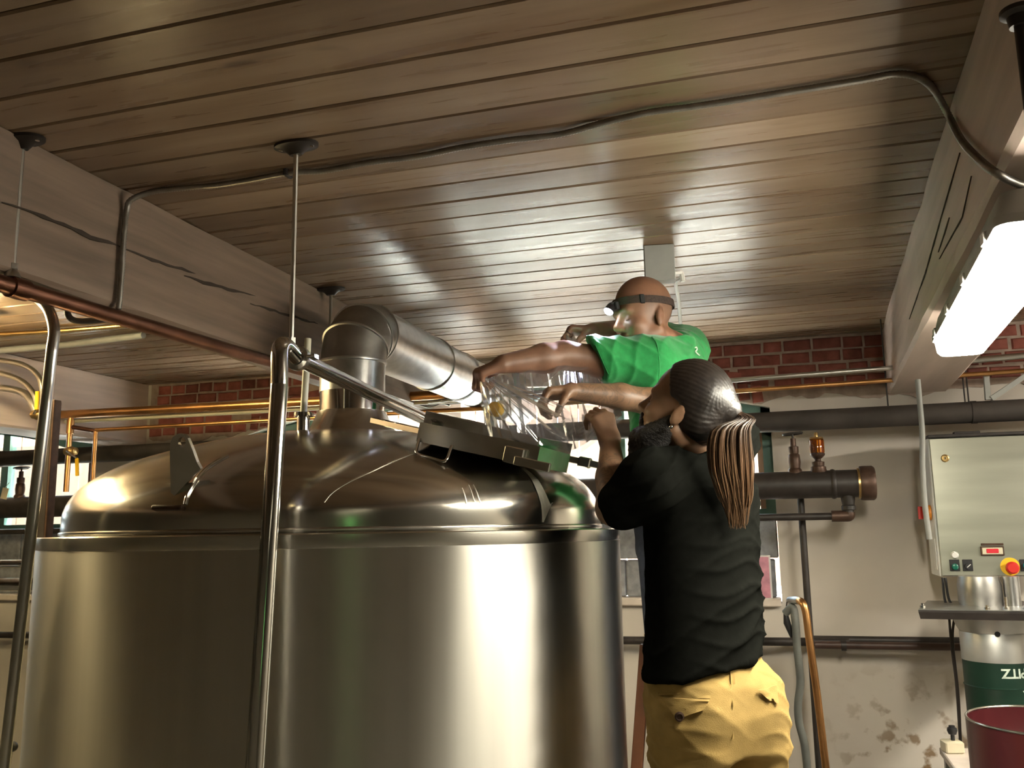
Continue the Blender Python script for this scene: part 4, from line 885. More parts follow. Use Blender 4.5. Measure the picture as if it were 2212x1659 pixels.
# bundle to the right of the duct
cb = thing('cable_loop', tuple(wx(880, 865, 4.3)), 'loop of grey flexible cable hung behind the duct on the back wall', 'cable')
obj('loop', MB().tube(spline([wx(a, b_, 4.3) for a, b_ in ((835, 835), (870, 840), (915, 850), (932, 858), (915, 866), (880, 872), (850, 868), (838, 855))], 8), .0115, 10), 'emt', cb)
obj('lead', MB().tube(spline([wx(a, b_, 4.3) for a, b_ in ((838, 842), (850, 860), (868, 876), (890, 882))], 8), .007, 8), 'white', cb)
hpipe('short_conduit', ((925, 868), (1060, 856)), 4.0, .009, 'emt', 'short bright conduit behind lid right of the cable loop', (0, .6), cat='conduit')
for k, (x_, lab) in enumerate(((858, 'pair of thin hanging chains left one by duct'), (874, 'pair of thin hanging chains right one by duct'))):
    a = wx(x_, 872, 4.32); mbc = MB(); z_ = a[2]; i = 0
    while z_ < CEIL-.005:
        c_ = np.array([a[0], a[1], z_]); u_ = np.array([1, 0, 0]) if i % 2 else np.array([0, 1, 0])
        mbc.tube([c_+u_*.006*math.cos(t)+np.array([0, 0, .012*math.sin(t)]) for t in np.linspace(0, 2*math.pi, 9)], .002, 5, cap=False); z_ += .019; i += 1
    tag(obj('hanging_chain', mbc, 'iron'), lab, 'chain')
sb = wx(895, 876, 4.28); sbo = thing('small_junction_box', tuple(sb), 'small pale blue-grey junction box below the cable loop', 'junction box')
obj('box', MB().obox(sb+[0, 0, .01], (1, 0, 0), (0, 1, 0), (0, 0, 1), .022, .02, .018, .003), 'white', sbo, False); obj('cable_gland', MB().tube(spline([sb+[.02, 0, .005], wx(930, 880, 4.28), wx(955, 872, 4.28), wx(972, 876, 4.28)], 6), .005, 8), 'emt', sbo)
# ================================================================ PEOPLE (signed-distance bodies meshed with surface nets)
def nrm(v): v = np.array(v, float); return v/np.linalg.norm(v)
H0 = nrm([CF[0], CF[1], 0]); R0 = np.array([H0[1], -H0[0], 0]); UP = np.array([0, 0, 1.])
def facing(deg):
    a = math.radians(deg); Fv = -R0*math.cos(a)+H0*math.sin(a); return Fv, np.cross(UP, Fv)
class Vol:
    def __init__(s, lo, hi, h):
        s.h = h; s.lo = np.array(lo, float); s.n = np.ceil((np.array(hi)-s.lo)/h).astype(int)+1
        s.d = np.full(s.n, 1.0, np.float32)
    def _blk(s, lo, hi, fn, k, op):
        i0 = np.maximum(0, np.floor((lo-s.lo)/s.h).astype(int)); i1 = np.minimum(s.n, np.ceil((hi-s.lo)/s.h).astype(int)+1)
        if np.any(i1 <= i0): return
        ax = [(s.lo[a]+s.h*np.arange(i0[a], i1[a])).astype(np.float32) for a in range(3)]
        X, Y, Z = np.meshgrid(*ax, indexing='ij', sparse=True)
        v = fn(X, Y, Z); sl = tuple(slice(i0[a], i1[a]) for a in range(3)); o = s.d[sl]
        if op == 'add':
            if k > 0: hh = np.maximum(k-np.abs(o-v), 0)/k; s.d[sl] = np.minimum(o, v)-hh*hh*k*.25
            else: s.d[sl] = np.minimum(o, v)
        elif op == 'sub':
            v = -v
            if k > 0: hh = np.maximum(k-np.abs(o-v), 0)/k; s.d[sl] = np.maximum(o, v)+hh*hh*k*.25
            else: s.d[sl] = np.maximum(o, v)
    def cone(s, a, b, ra, rb, k=.02, op='add'):
        a = np.array(a, float); b = np.array(b, float); ab = b-a; L = ab@ab+1e-12; mr = max(ra, rb)+k+3*s.h
        def fn(X, Y, Z):
            t = np.clip(((X-a[0])*ab[0]+(Y-a[1])*ab[1]+(Z-a[2])*ab[2])/L, 0, 1)
            return np.sqrt((X-a[0]-t*ab[0])**2+(Y-a[1]-t*ab[1])**2+(Z-a[2]-t*ab[2])**2)-(ra+(rb-ra)*t)
        s._blk(np.minimum(a, b)-mr, np.maximum(a, b)+mr, fn, k, op); return s
    def chain(s, pts, rs, k=.02):
        for i in range(len(pts)-1): s.cone(pts[i], pts[i+1], rs[i], rs[i+1], k)
        return s
    def ell(s, c, r, fr=None, k=.02, op='add'):
        c = np.array(c, float); fr = np.eye(3) if fr is None else fr; r = np.array(r, float); m_ = r.max()+k+3*s.h
        def fn(X, Y, Z):
            q = [((X-c[0])*f[0]+(Y-c[1])*f[1]+(Z-c[2])*f[2]) for f in fr]
            k0 = np.sqrt(sum((q[i]/r[i])**2 for i in range(3)))+1e-6; k1 = np.sqrt(sum((q[i]/r[i]**2)**2 for i in range(3)))+1e-6
            return k0*(k0-1)/k1
        s._blk(c-m_, c+m_, fn, k, op); return s
    def col(s, st, Fv, Lv, k=.02, op='add', pw=2.0):
        """stations (centre, half width, half depth) stacked in z"""
        st = sorted(st, key=lambda q: q[0][2]); zs = np.array([q[0][2] for q in st]); cx = np.array([q[0][0] for q in st]); cy = np.array([q[0][1] for q in st])
        rl = np.array([q[1] for q in st]); rf = np.array([q[2] for q in st]); m_ = max(rl.max(), rf.max())+k+3*s.h
        lo = np.array([cx.min()-m_, cy.min()-m_, zs[0]-k-3*s.h]); hi = np.array([cx.max()+m_, cy.max()+m_, zs[-1]+k+3*s.h])
        def fn(X, Y, Z):
            z = Z.ravel(); ip = lambda a: np.interp(z, zs, a).astype(np.float32).reshape(Z.shape)
            dx, dy = X-ip(cx), Y-ip(cy); A, B = ip(rl), ip(rf)
            q = np.abs(dx*Lv[0]+dy*Lv[1])/A; w = np.abs(dx*Fv[0]+dy*Fv[1])/B
            d = ((q**pw+w**pw)**(1/pw)-1)*np.minimum(A, B)
            return np.maximum(d, np.maximum(zs[0]-Z, Z-zs[-1]))
        s._blk(lo, hi, fn, k, op); return s
    def cut(s, p, n, k=.0):
        """remove everything on the side n points to"""
        p = np.array(p); n = nrm(n)
        ax = [(s.lo[a]+s.h*np.arange(s.n[a])).astype(np.float32) for a in range(3)]; X, Y, Z = np.meshgrid(*ax, indexing='ij', sparse=True)
        s.d = np.maximum(s.d, (X-p[0])*n[0]+(Y-p[1])*n[1]+(Z-p[2])*n[2]); return s
    def mesh(s):
        d = s.d; neg = d < 0; c = [slice(None, -1), slice(1, None)]
        cnt = sum(neg[c[i], c[j], c[k]].astype(np.int8) for i in (0, 1) for j in (0, 1) for k in (0, 1))
        act = np.argwhere((cnt > 0) & (cnt < 8)); ids = np.full(cnt.shape, -1, np.int32); ids[tuple(act.T)] = np.arange(len(act))
        acc = np.zeros((len(act), 3)); num = np.zeros(len(act))
        corners = [(i, j, k) for i in (0, 1) for j in (0, 1) for k in (0, 1)]; val = {q: d[act[:, 0]+q[0], act[:, 1]+q[1], act[:, 2]+q[2]] for q in corners}
        for q in corners:
            for a in range(3):
                if q[a] == 0:
                    p = list(q); p[a] = 1; p = tuple(p); v1, v2 = val[q], val[p]; cr = (v1 < 0) != (v2 < 0)
                    t = np.where(cr, v1/np.where(cr, v1-v2, 1), 0)
                    pt = np.tile(np.array(q, float), (len(act), 1)); pt[:, a] += t
                    acc += pt*cr[:, None]; num += cr
        V = s.lo+s.h*(act+acc/num[:, None]); faces = []
        for a in range(3):
            b, e = (a+1) % 3, (a+2) % 3; sl0 = [slice(None)]*3; sl1 = [slice(None)]*3; sl0[a] = slice(None, -1); sl1[a] = slice(1, None)
            n0, n1 = neg[tuple(sl0)], neg[tuple(sl1)]; E = np.argwhere(n0 != n1)
            E = E[(E[:, b] > 0) & (E[:, e] > 0) & (E[:, b] < s.n[b]-1) & (E[:, e] < s.n[e]-1)]
            q = []
            for (ob, oe) in ((-1, -1), (0, -1), (0, 0), (-1, 0)):
                C = E.copy(); C[:, b] += ob; C[:, e] += oe; q.append(ids[C[:, 0], C[:, 1], C[:, 2]])
            q = np.stack(q, 1); fl = n0[tuple(E.T)]; q[~fl] = q[~fl][:, ::-1]; faces.append(q)
        Fc = np.concatenate(faces); Fc = Fc[(Fc >= 0).all(1)]
        return V, Fc
def smooth_mesh(V, Fc, it=2, lam=.5):
    e = np.concatenate([Fc[:, [0, 1]], Fc[:, [1, 2]], Fc[:, [2, 3]], Fc[:, [3, 0]]]); 
    for _ in range(it):
        acc = np.zeros_like(V); n = np.zeros(len(V))
        for a, b in ((0, 1), (1, 0)): 
            for ax in range(3): acc[:, ax] += np.bincount(e[:, a], V[e[:, b], ax], len(V))
            n += np.bincount(e[:, a], minlength=len(V))
        V = V+(acc/np.maximum(n, 1)[:, None]-V)*lam
    return V
def vnorm(V, Fc):
    fn = np.cross(V[Fc[:, 2]]-V[Fc[:, 0]], V[Fc[:, 3]]-V[Fc[:, 1]]); N = np.zeros_like(V)
    for k in range(4):
        for ax in range(3): N[:, ax] += np.bincount(Fc[:, k], fn[:, ax], len(V))
    return N/(np.linalg.norm(N, axis=1)[:, None]+1e-9)
def fold(V, dirs, amp, warp=1.2, p=2.):
    """ridged cloth folds along given wave vectors"""
    o = np.zeros(len(V))
    for i, (w, ph) in enumerate(dirs):
        w = np.array(w); q = V@w+ph; q = q+warp*np.sin(V@(w[[1, 2, 0]]*.45)+ph*2.1)
        o += (1-np.abs(np.sin(q)))**p*(.5+.5*np.sin(V@(w[[2, 0, 1]]*.3)+ph))
    return o*amp
def sdfobj(name, vol, mt, parent, it=2, disp=None):
    V, Fc = vol.mesh(); V = smooth_mesh(V, Fc, it)
    if disp is not None: V = V+vnorm(V, Fc)*disp(V)[:, None]; V = smooth_mesh(V, Fc, 1, .3)
    o = obj(name, (V, [tuple(q) for q in Fc.tolist()]), mt, parent, ang=180); return o, V
def head(v, O, fr, s=1.0, nose=1.0):
    """fr rows: forward, left, up; origin at the ear canal"""
    P = lambda x, y, z: O+s*(fr[0]*x+fr[1]*y+fr[2]*z)
    v.ell(P(.002, 0, .050), np.array((.1, .077, .097))*s, fr, .02)
    v.ell(P(.046, 0, -.022), np.array((.055, .060, .085))*s, fr, .03)
    for q in (-1, 1):
        v.cone(P(-.002, .052*q, -.045), P(.070, .020*q, -.092), .020*s, .018*s, .03)
        v.ell(P(.066, .040*q, -.022), np.array((.026, .022, .020))*s, fr, .02)
    v.ell(P(.082, 0, -.093), np.array((.021, .022, .017))*s, fr, .02)
    v.cone(P(.088, -.034, .031), P(.088, .034, .031), .013*s, .013*s, .016)
    for q in (-1, 1):
        v.ell(P(.108, .032*q, .008), np.array((.018, .017, .012))*s, fr, .012, 'sub')
        v.ell(P(.080, .032*q, .006), np.array((.0145, .014, .012))*s, fr, .004)
        v.ell(P(-.004, .075*q, -.002), np.array((.017, .010, .032))*s, np.array([nrm(fr[0]+.25*fr[1]*q+.2*fr[2]), nrm(fr[1]*q-.25*fr[0]), fr[2]]), .006)
        v.ell(P(-.006, .088*q, .000), np.array((.009, .006, .018))*s, fr, .004, 'sub')
    v.cone(P(.096, 0, .018), P(.117*nose, 0, -.019), .0085*s, .0125*s, .012)
    for q in (-1, 1): v.ell(P(.104, .011*q, -.024), np.array((.013, .009, .009))*s, fr, .008)
    v.ell(P(.097, 0, -.050), np.array((.012, .024, .0075))*s, fr, .008); v.ell(P(.094, 0, -.064), np.array((.012, .022, .0085))*s, fr, .008)
    v.ell(P(.112, 0, -.057), np.array((.010, .024, .0018))*s, fr, .003, 'sub')
    return P
def hand(v, W, d, pn, side, curls=(35, 50, 35), s=1., tspread=.6, tcurl=.3, fan=.0):
    """W wrist, d along hand, pn palm normal (fingers curl to it), side = direction of the thumb"""
    d = nrm(d); pn = nrm(np.array(pn)-d*(d@np.array(pn))); sd = np.cross(d, pn); sd = sd if sd@np.array(side) > 0 else -sd
    offs = (.030, .010, -.010, -.029); lens = (.95, 1.06, 1.0, .8); tips = []; hand.prox = []
    for i in range(4):
        K = W+s*(d*(.088-.006*abs(i-1))+sd*offs[i])
        v.cone(W+s*(sd*offs[i]*.55+d*.008), K, .0155*s, .0125*s, .016)
        p = K; dd = nrm(d+sd*fan*offs[i]*12); a = 0
        for j, ln in enumerate((.043, .027, .021)):
            a += math.radians(curls[j]*(1+.06*i)); q = p+s*ln*lens[i]*(dd*math.cos(a)+pn*math.sin(a))
            v.cone(p, q, (.0103-.0011*j)*s, (.0095-.0011*j)*s, .005); hand.prox.append((p, q)); p = q
        tips.append(p)
    b_ = W+s*(d*.022+sd*.024+pn*.008); m_ = b_+s*.044*nrm(d*.75+sd*tspread+pn*tcurl); t = m_+s*.034*nrm(d*.9+sd*(tspread*.2)+pn*(tcurl+.35)); t2 = t+s*.022*nrm(d*.9-sd*.1+pn*(tcurl+.6))
    v.cone(W+s*d*.01+s*sd*.012, b_, .018*s, .0165*s, .014); v.cone(b_, m_, .0155*s, .0115*s, .008); v.cone(m_, t, .0115*s, .0100*s, .004); v.cone(t, t2, .0100*s, .0085*s, .004)
    return tips, t2
# ---- cloth and skin
def skin_mat(name, col, tattoo=False):
    mt, t, b = nt(name); N, L = t.nodes, t.links; b.inputs['Roughness'].default_value = .48
    b.inputs['Subsurface Weight'].default_value = .08; b.inputs['Subsurface Radius'].default_value = (.012, .005, .003)
    tc = N.new('ShaderNodeTexCoord'); n = N.new('ShaderNodeTexNoise'); n.inputs['Scale'].default_value = 22; n.inputs['Detail'].default_value = 5; L.new(tc.outputs['Object'], n.inputs['Vector'])
    r = N.new('ShaderNodeValToRGB'); r.color_ramp.elements[0].position = .3; r.color_ramp.elements[1].position = .7
    r.color_ramp.elements[0].color = c4([v*.82 for v in col]); r.color_ramp.elements[1].color = c4([min(1, v*1.12) for v in col]); L.new(n.outputs['Fac'], r.inputs[0]); out = r.outputs[0]
    at = N.new('ShaderNodeAttribute'); at.attribute_name = 'ink'
    vo = N.new('ShaderNodeTexNoise'); vo.inputs['Scale'].default_value = 17; vo.inputs['Detail'].default_value = 3; vo.inputs['Distortion'].default_value = 2.5; L.new(tc.outputs['Object'], vo.inputs['Vector'])
    rr_ = N.new('ShaderNodeValToRGB'); e = rr_.color_ramp.elements; e[0].position = .42; e[0].color = (0, 0, 0, 1); e[1].position = .5; e[1].color = (.42, .42, .42, 1); x = e.new(.56); x.color = (.1, .1, .1, 1); L.new(vo.outputs['Fac'], rr_.inputs[0])
    ml = N.new('ShaderNodeMath'); ml.operation = 'MULTIPLY'; L.new(rr_.outputs[0], ml.inputs[0]); L.new(at.outputs['Fac'], ml.inputs[1])
    mx = N.new('ShaderNodeMix'); mx.data_type = 'RGBA'; L.new(ml.outputs[0], mx.inputs['Factor']); L.new(out, mx.inputs[6]); mx.inputs[7].default_value = (.035, .04, .035, 1)
    a2 = N.new('ShaderNodeAttribute'); a2.attribute_name = 'stubble'
    mx2 = N.new('ShaderNodeMix'); mx2.data_type = 'RGBA'; L.new(a2.outputs['Fac'], mx2.inputs['Factor']); L.new(mx.outputs[2], mx2.inputs[6]); mx2.inputs[7].default_value = (.11, .085, .065, 1)
    L.new(mx2.outputs[2], b.inputs['Base Color'])
    n2 = N.new('ShaderNodeTexNoise'); n2.inputs['Scale'].default_value = 160; L.new(tc.outputs['Object'], n2.inputs['Vector']); bp = N.new('ShaderNodeBump'); bp.inputs['Strength'].default_value = .12; bp.inputs['Distance'].default_value = .002; L.new(n2.outputs['Fac'], bp.inputs['Height']); L.new(bp.outputs[0], b.inputs['Normal'])
    return mt
MT['skin_a'] = skin_mat('skin_tan', (.27, .135, .082)); MT['skin_b'] = skin_mat('skin_olive', (.25, .14, .08))
MT['tee_green'] = M('green_jersey', (.010, .26, .06), .85, var=.12, scale=60, bump=.15, bscale=500, sheen=.2)
MT['tee_black'] = M('charcoal_jersey', (.0075, .0079, .0068), 1., var=.15, scale=50, bump=.15, bscale=500, spec=.0)
MT['khaki'] = M('khaki_cotton', (.37, .25, .085), .9, var=.16, scale=14, bump=.2, bscale=400, spec=.2)
MT['denim'] = M('dark_denim', (.05, .06, .09), .85, var=.2, scale=40)
MT['shoe'] = M('shoe_leather', (.05, .035, .025), .5)
MT['hairm'] = M('dark_hair', (.014, .010, .008), .40, var=.5, scale=55, stretch=(1, 1, 1), bump=.12, bscale=90, spec=.6)
MT['beardm'] = M('black_beard', (.010, .008, .007), .75, var=.4, scale=140, bump=1., bscale=260)
def ink(o, V, name, fn):
    a = o.data.attributes.new(name, 'FLOAT', 'POINT'); a.data.foreach_set('value', np.clip(fn(V), 0, 1).astype(np.float32))
def near_seg(V, a, b, r): a = np.array(a); b = np.array(b); ab = b-a; t = np.clip((V-a)@ab/(ab@ab), 0, 1); return (np.linalg.norm(V-a-t[:, None]*ab, axis=1) < r).astype(float)

# ---------------------------------------------------------------- man in black shirt
def man_black():
    FT, LT = facing(48); FP, LP = facing(65); FH, LH = facing(24)
    ear = dep(1464, 893, 2.36); O = ear-LH*.080; s = 1.05
    fr = np.array([nrm(FH+UP*.50), LH, nrm(UP-FH*.50)])
    neck = dep(1520, 978, 2.46); S = dep(1508, 1010, 2.46)
    shL = dep(1402, 1038, 2.31); elL = dep(1324, 1098, 2.34); wrL = dep(1318, 956, 2.53)
    shR = dep(1572, 950, 2.62); elR = dep(1405, 868, 2.84); wrR = dep(1238, 846, 2.74)
    def at(px, py, dz=None, D=2.46):     # point on the vertical plane through the spine
        p = dep(px, py, D); t = (np.dot(S-CAM, H0))/np.dot(p-CAM, H0); return CAM+(p-CAM)*t
    fz = .25
    root = thing('person', tuple(at(1530, 1450)*[1, 1, 0]+[0, 0, fz]), 'bearded man with long ponytail in black tee and khaki trousers, reaching up', 'person')
    chest = at(1513, 1060); mid = at(1517, 1200); wst = at(1520, 1330); hip = at(1538, 1500); crotch = at(1556, 1612)
    lo = np.minimum.reduce([wrL, wrR, shR, hip, O, elL])-[.25, .25, .25]; hi = np.maximum.reduce([wrL, wrR, shR, hip, O, elL])+[.25, .25, .25]
    lo[2] = wst[2]-.2
    v = Vol(lo, hi, .004)
    v.col([(wst-[0, 0, .1], .155, .11), (wst, .15, .105), (mid, .165, .115), (chest, .18, .12), (S+[0, 0, -.02], .15, .09)], FT, LT, .03)
    v.cone(O+fr[0]*-.02*s-fr[2]*.05*s, neck, .056, .058, .03); v.cone(neck, S-UP*.05, .056, .07, .03)
    v.chain([shL, elL], [.058, .043], .03); v.chain([elL, elL*.55+wrL*.45-CF*.008, wrL], [.043, .042, .028], .02)
    v.chain([shR, elR], [.058, .043], .03); v.chain([elR, elR*.6+wrR*.4+UP*.004, wrR], [.043, .041, .028], .02)
    P = head(v, O, fr, s)
    hand(v, wrL, nrm(UP*.9-R0*.22+H0*.25), nrm(H0*.9-R0*.45), R0, (42, 60, 40), 1., .35, .7)
    hand(v, wrR, nrm(-R0*.9-UP*.10-H0*.2), nrm(-UP*.8-H0*.2), -H0*.3+UP*.0-R0*.0-H0, (48, 45, 30), 1., .35, .9)
    body, V = sdfobj('body', v, 'skin_b', root, 1)
    ink(body, V, 'ink', lambda q: np.maximum(near_seg(q, elR*.8+shR*.2, wrR*.75+elR*.25, .075), near_seg(q, elL, elL*.5+wrL*.5, .06)))
    # hair cap, swept back
    hv = Vol(O-.26, O+.26, .004)
    hv.ell(P(-.003, 0, .052), np.array((.107, .084, .107))*s, fr, .01); hv.cone(P(-.06, 0, .05), P(-.104, 0, .055), .05*s, .026*s, .05)
    hv.ell(P(-.045, 0, -.005), np.array((.06, .076, .055))*s, fr, .03)
    hv.cut(P(.066, 0, .085), nrm(fr[0]*.90-fr[2]*.50)); 
    hv.ell(P(.030, .085, -.02), np.array((.042, .04, .055))*s, fr, .01, 'sub'); hv.ell(P(.030, -.085, -.02), np.array((.042, .04, .055))*s, fr, .01, 'sub')
    hv.ell(P(.005, 0, -.085), np.array((.09, .10, .055))*s, fr, .015, 'sub')
    def hdisp(q):
        l = (q-P(-.104, 0, .055)); th = np.arctan2(l@fr[1], l@fr[2]); ph = np.arctan2(np.hypot(l@fr[1], l@fr[2]), l@fr[0]); return .0006*np.sin(th*110+3*np.sin(ph*5))+.0005*np.sin(th*47+1.5*np.sin(ph*3))
    hair, _ = sdfobj('hair', hv, 'hairm', root, 1, hdisp)
    K = P(-.112, 0, .060)
    # ponytail locks falling down the back
    r_ = random.Random(3); mb = MB()
    tip = dep(1592, 1118, 2.27); CL = [K+fr[0]*.014, K-fr[0]*.016, K-fr[0]*.028-UP*.012-H0*.012, dep(1577, 932, 2.285), dep(1578, 1005, 2.265), dep(1588, 1070, 2.265), tip]
    WX = [.012, .016, .024, .050, .054, .036, .010]; WY = [.012, .016, .022, .030, .024, .016, .006]
    for i in range(420):
        a = r_.uniform(0, 2*math.pi); q = math.sqrt(r_.random()); ln = r_.choice((6, 6, 6, 5)); ph_ = r_.uniform(0, 6.28); dr_h = r_.uniform(-.020, .020)
        pts = [CL[k]+R0*(WX[k]*q*math.cos(a)+(dr_h+.003*math.sin(ph_+k*1.7))*(k/6))+H0*WY[k]*q*math.sin(a)+UP*(r_.uniform(-.03, .03) if k == ln else 0) for k in range(ln+1)]
        sp2 = spline(pts, 4); n2 = len(sp2); mb.tube(sp2, [.0023*(1-.6*(j/(n2-1))**3) for j in range(n2)], 5)
    hm, t_, b_ = nt('ponytail_hair'); N, L = t_.nodes, t_.links; b_.inputs['Roughness'].default_value = .38
    geo = N.new('ShaderNodeTexCoord'); sx = N.new('ShaderNodeSeparateXYZ'); L.new(geo.outputs['Object'], sx.inputs[0]); mr = N.new('ShaderNodeMapRange'); zt = K[2]-fz; ze = tip[2]-fz
    mr.inputs['From Min'].default_value = zt-.02; mr.inputs['From Max'].default_value = ze+.06; L.new(sx.outputs['Z'], mr.inputs['Value'])
    no = N.new('ShaderNodeTexNoise'); no.inputs['Scale'].default_value = 60; mp = N.new('ShaderNodeMapping'); mp.inputs['Scale'].default_value = (1, 1, .1); L.new(geo.outputs['Object'], mp.inputs[0]); L.new(mp.outputs[0], no.inputs['Vector'])
    ad = N.new('ShaderNodeMath'); ad.operation = 'MULTIPLY_ADD'; L.new(no.outputs['Fac'], ad.inputs[0]); ad.inputs[1].default_value = .9; sb_ = N.new('ShaderNodeMath'); sb_.operation = 'SUBTRACT'; L.new(mr.outputs[0], sb_.inputs[0]); sb_.inputs[1].default_value = .45; L.new(sb_.outputs[0], ad.inputs[2])
    cr = N.new('ShaderNodeValToRGB'); cr.color_ramp.elements[0].color = (.022, .014, .010, 1); cr.color_ramp.elements[1].color = (.14, .078, .040, 1); cr.color_ramp.elements[1].position = .75; L.new(ad.outputs[0], cr.inputs[0]); L.new(cr.outputs[0], b_.inputs['Base Color'])
    obj('ponytail', mb, hm, hair)
    obj('hair_tie', MB().tube([K+.022*(fr[1]*math.cos(t)+nrm(fr[2]+fr[0]*.3)*math.sin(t))-fr[0]*.004 for t in np.linspace(0, 2*math.pi, 21)], .007, 8, cap=False), 'black', hair)
    # beard
    bv = Vol(O-.26, O+.26, .004)
    bv.ell(P(.072, 0, -.100), np.array((.044, .048, .040))*s, fr, .02); bv.ell(P(.052, 0, -.140), np.array((.046, .044, .045))*s, fr, .03); bv.ell(P(.020, 0, -.150), np.array((.045, .044, .040))*s, fr, .03)
    for q in (-1, 1): bv.cone(P(.016, .064*q, -.022), P(.056, .046*q, -.085), .012*s, .032*s, .02); bv.cone(P(.006, .060*q, -.055), P(.030, .046*q, -.115), .016*s, .030*s, .02)
    for q in (-1, 1): bv.cone(P(.104, .004*q, -.040), P(.090, .030*q, -.060), .008*s, .009*s, .01)
    bv.ell(P(.110, 0, -.058), np.array((.016, .018, .006))*s, fr, .004, 'sub')
    sdfobj('beard', bv, 'beardm', root, 1, lambda q: .0022*np.sin(q[:, 2]*420+3*np.sin(q[:, 0]*300))*np.sin(q[:, 0]*380+q[:, 1]*290))
    for q in (-1, 1): obj('eyebrow', MB().tube(spline([P(.098, .016*q, .030), P(.096, .032*q, .037), P(.080, .050*q, .030)], 4), [.003]*4+[.004]*4+[.002], 6), 'beardm', root)
    for q in (-1, 1): obj('eyelashes', MB().tube(spline([P(.0925, .021*q, .001), P(.0965, .031*q, -.0012), P(.0885, .043*q, .001)], 4), [.0008]*9, 5), 'beardm', root)
    ec = P(-.002, .090, -.038); obj('earring', MB().lathe([(.0055*math.sin(t)+.0002, -.0055*math.cos(t)) for t in np.linspace(0, math.pi, 9)], ec, seg=12), 'steelm', root)
    # shirt
    lo2 = np.minimum.reduce([elL, shR, wst, shL])-.3; hi2 = np.maximum.reduce([elL, shR, shL, neck])+.3; hem = at(1520, 1447)
    lo2[2] = hem[2]-.12
    sv = Vol(lo2, hi2, .0055)
    sv.col([(hem-[0, 0, .10], .195, .140), (hem, .193, .138), (wst, .187, .132), (mid, .187, .132), (chest, .196, .138), (S-[0, 0, .03], .17, .112), (S+[0, 0, .01], .11, .078)], FT, LT, .05)
    sv.cone(neck-UP*.012, S-UP*.05, .070, .10, .04)
    sv.cone(S*.4+shL*.6, shL, .078, .076, .05); sv.cone(shL, shL+(elL-shL)*.86+R0*.012, .074, .068, .04)
    sv.cone(S*.4+shR*.6, shR, .090, .080, .06); sv.cone(shR, shR+(elR-shR)*.55, .078, .070, .05)
    hn = nrm(-UP+R0*.0); hl = at(1388, 1465); hr = at(1655, 1408); hx = nrm(hr-hl); sv.cut((hl+hr)/2, -nrm(np.cross(hx, H0)) if np.cross(hx, H0)[2] > 0 else nrm(np.cross(hx, H0)))
    aL = nrm(elL-shL); sv.cut(shL+(elL-shL)*.84, aL) if False else None
    sv.cone(O+fr[0]*-.02-fr[2]*.05, neck+UP*.022, .06, .060, .01, 'sub')
    w1 = UP*34-R0*20; w2 = UP*52+R0*9; w3 = -R0*30+UP*16+H0*20
    def sd(q):
        m_ = np.clip((chest[2]-q[:, 2])/.25, 0, 1)
        return fold(q, [(w1, .4), (w2, 1.9)], .0095)*m_+fold(q, [(w3, .8), (w1*1.4, 2.6)], .007)*(1-m_)
    sdfobj('tee_shirt', sv, 'tee_black', root, 2, sd)
    # trousers
    lo3 = np.array([hip[0]-.42, hip[1]-.42, fz]); hi3 = np.array([hip[0]+.42, hip[1]+.42, hem[2]+.16]); tv = Vol(lo3, hi3, .006)
    tv.col([(crotch-[0, 0, .005], .185, .125), (hip-[0, 0, .04], .190, .150), (hip+[0, 0, .04], .186, .142), (hem+[0, 0, .02], .170, .120), (hem+[0, 0, .10], .165, .115)], FP, LP, .03)
    for sg in (1, -1):
        c_ = crotch+LP*.097*sg; kn = c_+FP*.05-UP*(crotch[2]-fz-.50)*1; an = np.array([c_[0], c_[1], fz+.06])-FP*.03
        tv.col([(an, .07, .075), (np.array([kn[0], kn[1], fz+.50]), .083, .092), (c_+UP*.0, .095, .118), (c_+UP*.05, .085, .10)], FP, LP, .035)
        tv.ell(hip-[0, 0, .035]+LP*.085*sg-FP*.055, (.085, .088, .10), np.array([FP, LP, UP]), .05)
    tv.col([(crotch-[0, 0, .03], .012, .30), (hip-[0, 0, .01], .004, .0)], FP, LP, .0) if False else None
    wt = [(UP*30+R0*22, .3), (UP*22-R0*28, 1.4), (UP*60+R0*6, 2.2)]
    tr, _ = sdfobj('trousers', tv, 'khaki', root, 2, lambda q: fold(q, wt, .006, 1.6))
    # back pockets, flap button, belt loop, seam
    def surf(px, py, off=0.):   # march to the trousers
        d = ray(px, py)
        for t in np.arange(1.9, 2.9, .004):
            p = CAM+d*t; i = np.round((p-tv.lo)/tv.h).astype(int)
            if (i >= 0).all() and (i < tv.n).all() and tv.d[tuple(i)] < off: return p
        return CAM+d*2.3
    def patch(name, quad, mt, t=.006, lift=.006, n=6):
        G = [[surf(*( (1-u)*(1-w_)*np.array(quad[0])+u*(1-w_)*np.array(quad[1])+u*w_*np.array(quad[2])+(1-u)*w_*np.array(quad[3])))-CF*(lift+.004*math.sin(5*u+3*w_)) for u in np.linspace(0, 1, n)] for w_ in np.linspace(0, 1, n)]
        mb = MB(); front = [p for r in G for p in r]; back = [p+CF*t for p in front]; fcs = []
        for i in range(n-1):
            for j in range(n-1): a = i*n+j; fcs.append((a, a+n, a+n+1, a+1)); fcs.append((a+n*n, a+1+n*n, a+n+1+n*n, a+n+n*n))
        rim = [j for j in range(n)]+[i*n+n-1 for i in range(1, n)]+[(n-1)*n+j for j in range(n-2, -1, -1)]+[i*n for i in range(n-2, 0, -1)]
        for a, b_ in zip(rim, rim[1:]+rim[:1]): fcs.append((a, b_, b_+n*n, a+n*n))
        mb.add(front+back, fcs); return obj(name, mb, mt, tr)
    patch('pocket_flap', [(1424, 1502), (1532, 1508), (1518, 1528), (1462, 1552)], 'khaki', .004, .012)
